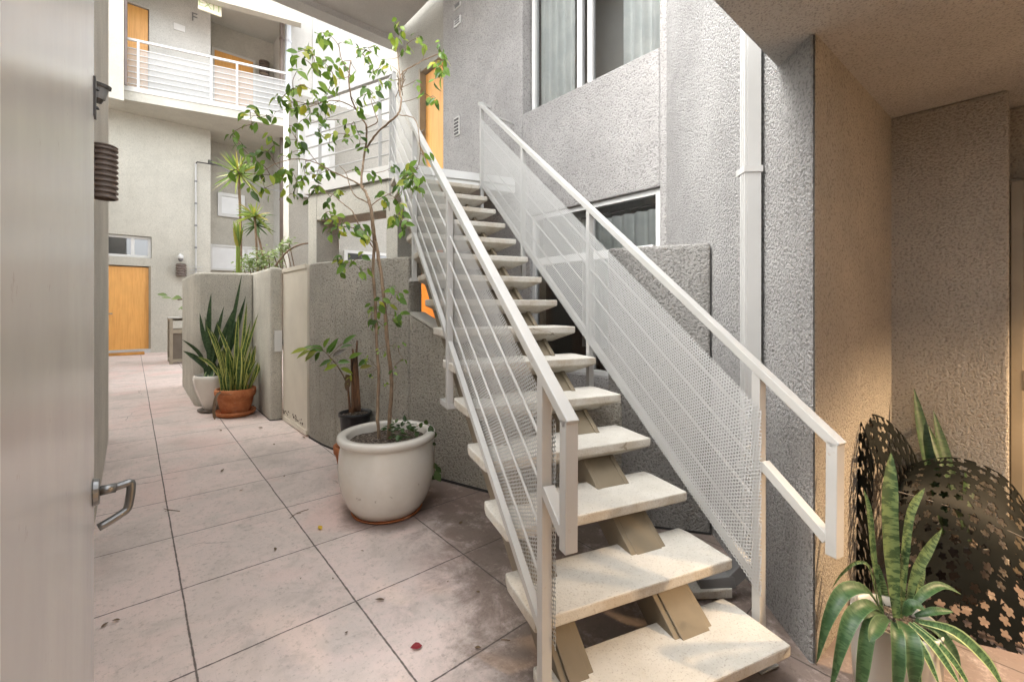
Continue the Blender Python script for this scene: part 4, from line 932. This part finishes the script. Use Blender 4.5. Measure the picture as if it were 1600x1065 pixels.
rach = smooth_path([P(u, v, d) for u, v, d in ((545, 608, 3.76), (537, 588, 3.74), (526, 570, 3.70), (514, 556, 3.66), (502, 545, 3.62), (488, 543, 3.58), (474, 548, 3.55))], 3)
b.tube(rach, [.006-.004*i/(len(rach)-1) for i in range(len(rach))], 6)
r2 = smooth_path([P(u, v, d) for u, v, d in ((515, 556, 3.66), (530, 540, 3.70), (545, 530, 3.74), (556, 523, 3.76))], 3); b.tube(r2, .003, 5)
b.build('frond_stem', M['twig'], pl, smooth=True)
for (u, v, du, dv, L, dd_) in ((480, 545, -22, 3, .13, 0), (485, 548, -24, 8, .14, .02), (490, 545, -20, -6, .12, .03), (495, 549, -26, 10, .13, 0), (500, 546, -22, 4, .12, .04), (500, 550, -10, 14, .09, .05), (492, 552, -18, 10, .11, .02), (505, 548, -14, -8, .10, 0), (510, 552, 12, -22, .13, 0), (514, 552, 14, -30, .15, .02), (520, 560, -10, 10, .11, .03), (518, 563, -16, 5, .12, 0), (527, 570, -14, 4, .12, 0), (528, 566, 16, -3, .12, .02), (532, 575, 14, 4, .11, 0), (520, 557, 18, -14, .13, .04), (536, 538, 14, -14, .13, .02), (540, 535, 16, -18, .12, 0), (530, 545, 22, -12, .13, .02), (545, 560, 20, -12, .12, 0), (540, 585, 8, 14, .08, 0), (546, 590, -6, 20, .12, 0), (560, 572, 14, -14, .11, .02), (562, 575, 12, -4, .10, 0), (506, 543, 6, -16, .10, 0), (543, 600, 6, -20, .09, 0)):
    a, c = P(u, v, 3.66+dd_), P(u+du, v+dv, 3.66+dd_+rnd.uniform(-.06, .06)); lv.leaf(a, c-a, (rnd.uniform(-.5, .5)-S*.7, -C*.7, .7), L, .052, .3, .25)
lv.build('frond', M['leaf_cut'], pl, smooth=True)

# snake plants by the round-cornered wall
tpc = Vector((.975, 6.32, fz(.975, 6.32)))
t = thing('terracotta_pot', 'orange terracotta pot in a saucer holding the yellow-edged snake plant', 'pot', tpc+Vector((0, 0, .03)))
c_ = tpc+Vector((0, 0, .02)); pot_profile(t, c_, [(0, 0), (.14, 0), (.15, .01), (.172, .10), (.196, .21), (.212, .215), (.222, .265), (.222, .30), (.212, .312)], M['terra'], [(.200, .312), (.195, .26)], .265, .195)
b = MB(); b.lathe([(0, .0), (.185, .0), (.215, .03), (.222, .062), (.21, .062), (.19, .03), (0, .02)], tpc, 40); tag(b.build('plant_saucer', M['terra'], smooth=True), 'round orange terracotta saucer under the snake plant pot', 'saucer')
sn = thing('snake_plant', 'yellow-edged snake plant crowding the orange terracotta pot', 'plant', tpc+Vector((0, 0, .28)))
def sleaf(b, base, tip, wd_, bend=(0, 0, 0), nrm=None, tw=0., n=7, blunt=.12):
    base, tip, bend = Vector(base), Vector(tip), Vector(bend); path = []; ww = []
    for k in range(n):
        f = k/(n-1); path.append(base.lerp(tip, f)+bend*math.sin(math.pi*f)*.5+bend*0); ww.append(wd_*(.45+.55*min(1, f*2.2))*(1 if f < .62 else max(.02, (1-((f-.62)/.38)**1.7))))
    b.blade(path, ww, nrm, .3, tw)
b = MB()
for k in range(52):
    a = rnd.uniform(0, 6.28); r = .15*math.sqrt(rnd.random()); lean = rnd.uniform(.05, .55)*(r/.15)**.7; h = rnd.uniform(.28, .68)*(1-.25*lean)
    base = tpc+Vector((math.cos(a)*r, math.sin(a)*r, .27)); tip = base+Vector((math.cos(a)*lean*h*.75, math.sin(a)*lean*h*.75, h))
    sleaf(b, base, tip, rnd.uniform(.020, .031), (rnd.uniform(-.06, .06), rnd.uniform(-.06, .06), 0), (rnd.uniform(-1, 1), rnd.uniform(-1, 1), .1), rnd.uniform(-.9, .9))
for (u, v, u0, v0) in ((325, 512, 352, 575), (312, 556, 350, 572), (308, 560, 345, 585), (398, 552, 380, 605), (388, 565, 378, 605), (400, 500, 385, 560)):
    pass
for (u, v) in ((404, 488), (392, 500), (372, 488), (338, 504), (398, 540), (402, 560), (386, 470)): sleaf(b, tpc+Vector((rnd.uniform(-.1, .1), rnd.uniform(-.1, .1), .27)), P(u, v, 5.35), .026, (.02, 0, -.02), None, rnd.uniform(-.5, .5))
for (u, v) in ((330, 515), (308, 558), (322, 508)): sleaf(b, tpc+Vector((-.08, .0, .3)), P(u, v, 5.4), .024, (0, 0, .22), None, .3)
b.build('leaves', M['snake_var'], sn, smooth=True)
b = MB(); b.blade(smooth_path([tpc+Vector((-.12, -.1, .30)), tpc+Vector((-.20, -.16, .31)), tpc+Vector((-.245, -.20, .18)), tpc+Vector((-.24, -.21, .02))], 4), [.018]*12+[.004], None, .2); b.build('dead_leaf', M['dead_leaf'], sn, smooth=True)
wpc = Vector((.80, 6.72, fz(.80, 6.72)))
t = thing('white_pot', 'tapered white pot behind the terracotta pot by the round-cornered wall', 'pot', wpc+Vector((0, 0, .03)))
pot_profile(t, wpc+Vector((0, 0, .03)), [(0, 0), (.10, 0), (.112, .01), (.205, .27), (.222, .36), (.225, .40), (.218, .43), (.208, .435)], M['glaze'], [(.195, .435), (.19, .38)], .385, .19)
b = MB(); b.lathe([(0, .0), (.14, .0), (.175, .018), (.18, .03), (.165, .03), (.12, .02)], wpc, 32); tag(b.build('plant_saucer', M['cabinet_dark'], smooth=True), 'flat brown saucer under the tapered white pot', 'saucer')
sd2 = thing('snake_plant', 'tall dark green snake plant in the tapered white pot', 'plant', wpc+Vector((0, 0, .40)))
b = MB()
for (u, v, d, wd_, bx) in ((330, 458, 5.75, .036, -.05), (312, 488, 5.7, .032, -.08), (321, 495, 5.65, .03, -.04), (378, 428, 5.75, .034, .04), (384, 462, 5.8, .032, .05), (382, 455, 5.95, .045, .05), (350, 478, 5.6, .035, 0), (286, 548, 5.5, .034, .03), (284, 530, 5.6, .026, .16), (372, 470, 5.7, .034, .0), (340, 500, 5.6, .03, 0), (362, 500, 5.6, .032, 0)):
    sleaf(b, wpc+Vector((rnd.uniform(-.09, .09), rnd.uniform(-.09, .09), .38)), P(u, v, d), wd_, (bx, 0, .0 if v < 520 else .10), None, rnd.uniform(-.4, .4), 9)
b.build('leaves', M['snake_dark'], sd2, smooth=True)
b = MB(); b.blade(smooth_path([wpc+Vector((-.05, -.1, .42)), P(330, 578, 5.6), P(322, 592, 5.55), P(316, 612, 5.5)], 4), [.028, .036, .04, .042, .045, .045, .044, .044, .042, .04, .034, .02, .004], (-S, -C, .5), .2); b.build('drooping_leaf', M['strap_edge'], sd2, smooth=True)

# cabinet and small pot by the far wall
cc = PF(266, 569); t = thing('plant_cabinet', 'weathered grey-brown slatted cabinet standing by the far wall', 'cabinet', (.95, 12.4, .16))
b = MB(); x0, x1, y0, y1 = .66, 1.55, 12.1, 12.75; z0 = fz(1, 12.3)+.05
for (x, y) in ((x0, y0), (x1, y0), (x0, y1), (x1, y1)): b.box(x-.03, x+.03, y-.03, y+.03, z0-.05, 1.16)
b.box(x0-.03, x1+.03, y0-.028, y0+.028, .84, .90); b.box(x0-.03, x1+.03, y0-.028, y0+.028, z0, z0+.06); b.box(x0-.028, x0+.028, y0, y1, .84, .90); b.box(x0-.028, x0+.028, y0, y1, z0, z0+.06); b.box(x0-.028, x0+.028, y0, y1, 1.10, 1.16); b.box(x0-.03, x1+.03, y1-.028, y1+.028, 1.10, 1.16)
b.build('frame', M['cabinet'], t)
b = MB(); b.box(x0+.03, x1-.03, y0+.005, y0+.02, z0+.06, .84); b.box(x0+.005, x0+.02, y0+.03, y1-.03, z0+.06, 1.10); b.build('side_panel', M['cabinet_dark'], t)
b = MB(); b.box(x0+.02, x1-.02, y0-.01, y1, .902, .925); b.build('shelf', M['cabinet'], t); b = MB(); b.box(x0-.04, x1+.04, y1-.4, y1+.04, 1.162, 1.19); b.build('top', M['fascia_white'], t)
sp_ = Vector((1.02, 12.28, .926)); t = thing('small_pot', 'small cream pot on the cabinet by the far wall', 'pot', sp_)
pot_profile(t, sp_, [(0, 0), (.105, 0), (.14, .22), (.148, .225), (.15, .26)], M['pot_cream'], [(.135, .26), (.13, .22)], .23, .13, n=24)
t = thing('houseplant', 'thin green seedling with a bent stem in the small cream pot', 'plant', sp_+Vector((0, 0, .22)))
b = MB(); b.tube(smooth_path([sp_+Vector((.02, 0, .22)), P(290, 488, 9.55), P(291, 475, 9.5), P(288, 468, 9.5), P(278, 468, 9.5)], 4), .016, 6); b.build('stem', M['twig'], t, smooth=True)
b = MB()
for (u, v, L) in ((291, 470, .2), (290, 478, .16), (288, 467, .2), (280, 467, .22), (272, 464, .24), (262, 462, .22), (256, 462, .25), (268, 466, .18), (292, 484, .14)): b.leaf(P(u, v, 9.5), (rnd.uniform(-1, .2), rnd.uniform(-.5, .5), rnd.uniform(-.5, .3)), (-S, -C, .8), L, L*.4)
b.build('leaves', M['leaf_pale'], t, smooth=True)
b = MB(); m0 = fz(0, 14.7); b.box(-.75, .26, 14.55, 14.98, m0+.002, m0+.05); tag(b.build('doormat', M['mat_coir'], bevel=.008), 'orange-brown coir doormat in front of the far orange door', 'doormat')

# yuccas and bushes behind the patio walls
def yucca(label, base, crown, r, R, n, mat='leaf_yucca', grp='yuccas behind the patio walls', up=.3):
    t = thing('yucca', label, 'plant', base, grp); b = MB(); mid = Vector(base).lerp(Vector(crown), .55)+Vector((.08, .03, 0)); b.tube(smooth_path([base, mid, crown], 5), [r*1.25-.25*r*i/10 for i in range(11)], 8); b.build('trunk', M['bark'], t, smooth=True)
    b = MB(); c = Vector(crown)
    for k in range(n):
        a = rnd.uniform(0, 6.28); el = rnd.uniform(-1.0, 1.45)*.9+up*.3; L = R*rnd.uniform(.75, 1.1); d = Vector((math.cos(a)*math.cos(el), math.sin(a)*math.cos(el), math.sin(el)))
        path = [c+d*L*f-Vector((0, 0, .16*L*f*f)) for f in (0, .25, .5, .75, 1)]; b.blade(path, [.010, .017, .016, .011, .001], (rnd.uniform(-1, 1), rnd.uniform(-1, 1), 1), .25)
    b.build('leaves', M[mat], t, smooth=True)
gz = .1
yucca('tallest yucca with a yellow-green crown, in front of the grey recess', (1.30, 8.80, gz), P(373, 272, 7.5), .02, .46, 70)
yucca('yucca with a leaning pale trunk and a half-dry crown', (1.52, 8.45, gz), P(398, 338, 7.5), .018, .36, 46)
yucca('small dark yucca lowest behind the patio wall', (2.25, 9.8, gz), P(400, 352, 8.6), .02, .36, 40, 'leaf_dark')
t = thing('yucca', 'young upright bright green yucca shoot just over the patio wall', 'plant', (1.28, 8.1, gz), 'yuccas behind the patio walls')
b = MB(); b.tube([(1.27, 8.1, gz), P(372, 385, 7)], .03, 8); b.build('trunk', M['leaf_yucca'], t)
b = MB(); c = P(372, 388, 7)
for k in range(26):
    a = rnd.uniform(0, 6.28); sp0 = rnd.uniform(.02, .35); L = rnd.uniform(.3, .48); d = Vector((math.cos(a)*sp0, math.sin(a)*sp0, 1)).normalized(); b.blade([c+d*L*f for f in (0, .3, .6, 1)], [.02, .03, .022, .001], (-S, -C, .2), .3)
b.build('leaves', M['leaf_yucca'], t, smooth=True)
def bush(label, cs, rad, n, mat, base, grp='shrubs behind the patio walls', L0=.06):
    t = thing('shrub', label, 'shrub', base, grp); b = MB(); lf_ = MB()
    for c in cs:
        b.tube(smooth_path([Vector(base), Vector(base).lerp(c, .6)+Vector((.06, 0, 0)), c], 4), .008, 5)
        for k in range(n):
            d = Vector((rnd.gauss(0, 1), rnd.gauss(0, 1), rnd.gauss(0, .8))); d = d.normalized()*rad*rnd.random()**.5
            lf_.leaf(c+d, Vector((rnd.uniform(-1, 1), rnd.uniform(-1, 1), rnd.uniform(-.6, .6))), (rnd.uniform(-1, 1), rnd.uniform(-1, 1), 1), L0*rnd.uniform(.7, 1.4), L0*.5)
    b.build('stem', M['twig'], t, smooth=True); lf_.build('foliage', M[mat], t, smooth=True)
bush('pale variegated shrub spreading over the patio wall by the young yucca', [P(u, v, 7.2) for u, v in ((388, 408), (400, 402), (412, 410), (420, 398), (408, 415), (395, 418), (380, 415))], .17, 60, 'leaf_pale', (1.6, 7.9, gz))
bush('loose pale shrub with an arching stem next to the gate', [P(u, v, 6.8) for u, v in ((428, 398), (440, 390), (447, 384), (436, 408), (452, 380))], .11, 34, 'leaf_pale', (2.0, 7.0, gz))
b = MB(); b.tube(smooth_path([P(430, 416, 6.4), P(442, 400, 6.4), P(456, 388, 6.4), P(474, 381, 6.4), P(490, 380, 6.5)], 4), .013, 6); tag(b.build('arching_branch', M['twig'], smooth=True), 'bare grey branch arching over the gate top', 'branch')

# ------------------------------------------------------------------ cut-out metal chair and the front snake plant
ch = thing('garden_chair', 'dark sheet-metal garden chair with flower-shaped cut-outs, in the lamp-lit alcove', 'chair', (2.85, .1, 0))
def patch(rows, name, mat, root, th=.004):
    rr = [[P(*c) for c in r] for r in rows]
    # smooth both ways
    r1 = [smooth_path(r, 6) for r in rr]; cols = list(zip(*r1)); c1 = [smooth_path(list(c), 6) for c in cols]; g = [list(r) for r in zip(*c1)]
    uvs = []; 
    for i, r in enumerate(g):
        row = []; a = 0
        for j, p in enumerate(r):
            if j: a += (p-r[j-1]).length
            row.append([a, 0])
        uvs.append(row)
    for j in range(len(g[0])):
        a = 0
        for i in range(len(g)):
            if i: a += (g[i][j]-g[i-1][j]).length
            uvs[i][j][1] = a
    b = MB(); b.grid(g, [[tuple(x) for x in r] for r in uvs]); o = b.build(name, mat, root, smooth=True); solid(o, th); return o
patch([[(1428, 722, 2.22), (1480, 714, 2.22), (1530, 724, 2.18), (1575, 750, 2.12), (1612, 800, 2.05)],
       [(1412, 745, 2.10), (1470, 752, 2.08), (1530, 770, 2.04), (1580, 800, 1.99), (1630, 850, 1.93)],
       [(1400, 790, 2.02), (1465, 800, 2.0), (1530, 826, 1.95), (1590, 860, 1.90), (1650, 910, 1.84)],
       [(1392, 900, 1.96), (1460, 920, 1.93), (1530, 950, 1.88), (1600, 985, 1.82), (1670, 1030, 1.76)],
       [(1388, 1010, 1.92), (1460, 1040, 1.88), (1540, 1080, 1.83), (1610, 1120, 1.77), (1690, 1170, 1.70)],
       [(1386, 1130, 1.88), (1460, 1170, 1.83), (1545, 1220, 1.78), (1620, 1270, 1.72), (1700, 1320, 1.66)]], 'backrest', M['flower'], ch)
patch([[(1339, 652, 2.20), (1352, 645, 2.24), (1385, 655, 2.28), (1418, 690, 2.30), (1436, 726, 2.30)],
       [(1345, 668, 2.16), (1362, 672, 2.18), (1388, 690, 2.21), (1412, 715, 2.23), (1428, 745, 2.24)],
       [(1360, 705, 2.12), (1374, 716, 2.14), (1390, 730, 2.16), (1405, 748, 2.18), (1420, 775, 2.2)],
       [(1385, 752, 2.08), (1390, 758, 2.10), (1398, 768, 2.12), (1408, 785, 2.14), (1420, 815, 2.16)]], 'arm_top', M['flower'], ch)
patch([[(1342, 650, 2.20), (1346, 660, 2.12), (1356, 685, 2.04), (1366, 725, 1.97)],
       [(1328, 690, 2.22), (1336, 705, 2.13), (1350, 730, 2.04), (1364, 765, 1.96)],
       [(1318, 760, 2.24), (1330, 780, 2.14), (1348, 800, 2.04), (1363, 830, 1.95)],
       [(1310, 850, 2.24), (1326, 880, 2.14), (1346, 910, 2.04), (1362, 940, 1.95)],
       [(1306, 935, 2.24), (1324, 970, 2.14), (1345, 1010, 2.04), (1362, 1060, 1.94)]], 'arm_side', M['flower'], ch)
b = MB(); b.tube(smooth_path([P(1396, 766, 2.05), P(1440, 778, 2.03), P(1500, 797, 2.0), P(1560, 822, 1.95), P(1620, 850, 1.9)], 4), .004, 6); b.build('seam', M['dark_metal'], ch, smooth=True)
b = MB()
for (u, v, d) in ((1376, 1000, 1.98), (1450, 1080, 1.86), (1690, 1170, 1.68)): p_ = P(u, v, d); b.tube([p_, (p_.x, p_.y, fz(p_.x, p_.y))], .012, 8)
b.build('leg', M['dark_metal'], ch)
# snake plant behind the chair
fp = Vector((3.12, .18, 0)); t = thing('black_pot', 'dark pot behind the garden chair in the alcove corner', 'pot', fp)
pot_profile(t, fp, [(0, 0), (.11, 0), (.13, .25), (.14, .27)], M['black_plastic'], [(.125, .27), (.12, .24)], .24, .12, n=24)
t = thing('snake_plant', 'dark snake plant rising behind the metal chair against the warm alcove wall', 'plant', fp+Vector((0, 0, .24)))
b = MB()
for (u, v, d, wd_) in ((1428, 606, 2.42, .032), (1458, 640, 2.36, .028), (1448, 660, 2.40, .026), (1532, 690, 2.36, .032), (1468, 690, 2.38, .03)): sleaf(b, fp+Vector((rnd.uniform(-.05, .05), rnd.uniform(-.05, .05), .25)), P(u, v, d), wd_, (.02, .02, .03 if v < 680 else .12), None, .2, 9)
b.build('leaves', M['snake_dark'], t, smooth=True)
# front plant
gp = P(1398, 1040, 1.55); gp.z = fz(gp.x, gp.y)
t = thing('white_pot', 'white ceramic pot at the bottom right holding the drooping strap-leaved snake plant', 'pot', gp)
gh = P(1398, 962, 1.55).z-gp.z
pot_profile(t, gp, [(0, 0), (.10, 0), (.115, .01), (.124, gh*.5), (.126, gh*.9), (.127, gh-.004), (.125, gh)], M['pot_pale'], [(.117, gh), (.114, gh-.03)], gh-.03, .115)
t = thing('snake_plant', 'banded snake plant with broad drooping green leaves in the white pot at the bottom right', 'plant', gp+Vector((0, 0, gh-.02)))
b = MB(); D = 1.55
def wprof(n, w_, sh=.5): return [w_*(.40+.60*min(1, 2.4*k/(n-1)))*(1 if k/(n-1) < sh else max(.02, 1-((k/(n-1)-sh)/(1-sh))**1.6)) for k in range(n)]
def pleaf(b, path, w_, sh=.5, nrm=None, fold=.25):
    q = smooth_path([P(*p) for p in path], 5); b.blade(q, wprof(len(q), w_, sh), nrm if nrm is not None else (-S, -C, .35), fold)
for path, w_, sh in (([(1400, 965, 1.56), (1392, 880, 1.6), (1388, 790, 1.62), (1392, 706, 1.66)], .034, .72), ([(1408, 965, 1.58), (1412, 880, 1.62), (1422, 800, 1.66), (1445, 762, 1.68)], .018, .7), ([(1415, 960, 1.56), (1428, 900, 1.58), (1448, 860, 1.6), (1472, 826, 1.62)], .021, .6), ([(1380, 965, 1.6), (1366, 880, 1.64), (1358, 800, 1.68), (1350, 765, 1.7)], .013, .6), ([(1410, 960, 1.62), (1402, 900, 1.66), (1400, 840, 1.7)], .016, .5), ([(1425, 960, 1.6), (1440, 900, 1.64), (1440, 860, 1.68)], .012, .5), ([(1390, 960, 1.64), (1376, 910, 1.68), (1372, 880, 1.7)], .02, .4), ([(1374, 960, 1.55), (1360, 890, 1.5), (1340, 878, 1.5), (1316, 895, 1.5), (1300, 918, 1.5)], .006, .6)):
    pleaf(b, path, w_*.9, sh)
b.build('upright_leaves', M['snake_band'], t, smooth=True)
b = MB()
for path, w_, sh in (([(1375, 952, 1.52), (1352, 922, 1.46), (1318, 925, 1.42), (1292, 970, 1.40), (1276, 1035, 1.40)], .036, .5), ([(1378, 958, 1.5), (1358, 945, 1.42), (1330, 965, 1.38), (1312, 1015, 1.36), (1296, 1085, 1.36)], .036, .5), ([(1385, 965, 1.48), (1366, 962, 1.40), (1352, 1000, 1.36), (1344, 1060, 1.35), (1340, 1100, 1.35)], .034, .6), ([(1395, 970, 1.47), (1400, 985, 1.38), (1402, 1030, 1.34), (1398, 1100, 1.33)], .032, .7), ([(1388, 966, 1.46), (1376, 970, 1.38), (1366, 985, 1.33), (1358, 1002, 1.31)], .030, .6), ([(1400, 968, 1.48), (1415, 985, 1.40), (1424, 1030, 1.36), (1424, 1085, 1.36)], .048, .6), ([(1420, 958, 1.52), (1440, 930, 1.52), (1470, 915, 1.54), (1502, 928, 1.54)], .026, .5), ([(1430, 962, 1.52), (1460, 955, 1.50), (1490, 955, 1.5)], .022, .5), ([(1412, 960, 1.5), (1425, 945, 1.48), (1446, 952, 1.46)], .028, .6), ([(1430, 968, 1.5), (1462, 985, 1.46), (1488, 1020, 1.44), (1500, 1062, 1.44)], .034, .6), ([(1440, 975, 1.5), (1480, 990, 1.48), (1530, 1020, 1.46), (1565, 1068, 1.45)], .030, .5)):
    pleaf(b, path, w_*.6, sh, (-S*.5, -C*.5, .8), .45)
b.build('drooping_leaves', M['strap'], t, smooth=True)
b = MB()
for path, w_ in (([(1412, 975, 1.46), (1440, 1010, 1.40), (1468, 1070, 1.36)], .012), ([(1420, 972, 1.46), (1460, 1010, 1.42), (1500, 1070, 1.38)], .013), ([(1426, 972, 1.47), (1480, 1020, 1.42), (1520, 1080, 1.4)], .011), ([(1436, 970, 1.48), (1490, 985, 1.45), (1540, 1030, 1.43), (1568, 1075, 1.42)], .017), ([(1405, 975, 1.45), (1428, 1030, 1.38), (1440, 1080, 1.36)], .011)): pleaf(b, path, w_, .6)
b.build('striped_leaves', M['strap_edge'], t, smooth=True)

# the lamp that lights the alcove: same ribbed sconce, on the wall just outside the picture
lc_ = Vector((3.12, -1.62, 1.98))
t = louvre_sconce('wall_sconce', 'lit ribbed sconce on the alcove wall past the right edge of the picture', (3.16, -1.62), (-1, 0, 0), .115, 1.90, 2.20, 10)
ll = bpy.data.lights.new('bulb', 'SPOT'); ll.energy = 90; ll.color = (1, .70, .42); ll.spot_size = math.radians(150); ll.spot_blend = .35; ll.shadow_soft_size = .06
lo = bpy.data.objects.new('bulb', ll); COL.objects.link(lo); lo.parent = t; lo.location = Vector((3.16, -1.62, 1.885))-WL[t.name]

# ------------------------------------------------------------------ things lying on the floor
def litter(name, label, u, v, L, W, mat, cat='fallen leaf', grp=None):
    p = PF(u, v); b = MB(); a = rnd.uniform(0, 6.28); d = Vector((math.cos(a), math.sin(a), 0)); b.leaf(p+Vector((0, 0, .006))-d*L/2, d, (rnd.uniform(-.3, .3), rnd.uniform(-.3, .3), 1), L, W, .5, -.15)
    o = b.build(name, M[mat], smooth=True, loc=p); tag(o, label, cat, grp)
litter('fallen_leaf', 'small yellow leaf on the floor left of the white planter', 500, 826, .05, .028, 'yellow_leaf')
litter('fallen_leaf', 'dark red leaf on the pink concrete at the bottom of the picture', 650, 1013, .05, .03, 'red_leaf')
g_ = 'dry brown leaves on the floor'
for (u, v, l) in ((593, 939, .045), (430, 859, .03), (377, 767, .03), (444, 745, .03), (348, 736, .05), (474, 684, .05), (428, 695, .03), (407, 669, .05), (747, 1014, .03), (747, 926, .02), (720, 818, .035), (181, 971, .03), (164, 978, .03), (541, 990, .018), (566, 862, .02), (344, 673, .05), (700, 910, .018), (520, 905, .015), (615, 915, .015), (470, 905, .015)):
    litter('fallen_leaf', 'dry brown leaf lying on the pink concrete floor', u, v, l, l*.5, 'dead_leaf', 'fallen leaf', g_)
b = MB()
for pp in (((455, 808), (470, 800), (481, 797)), ((463, 812), (468, 805), (466, 800)), ((258, 795), (266, 797), (281, 798)), ((262, 799), (268, 797))):
    pass
for k, pp in enumerate((((453, 810), (462, 803), (472, 799), (482, 796)), ((256, 795), (266, 797), (281, 799)), ((783, 1000), (790, 1000), (797, 1001)))):
    b = MB(); q = [PF(*p)+Vector((0, 0, .004)) for p in pp]; b.tube(q, .002, 5); d_ = (q[1]-q[0]); b.tube([q[1], q[1]+Vector((d_.y, -d_.x, .01))*.6], .0015, 4)
    tag(b.build('fallen_twig', M['twig'], loc=q[0]), ['forked brown twig on the floor left of the white planter', 'thin twig on the floor across the joint near the metal door', 'tiny twig on the floor at the foot of the left handrail'][k], 'twig')
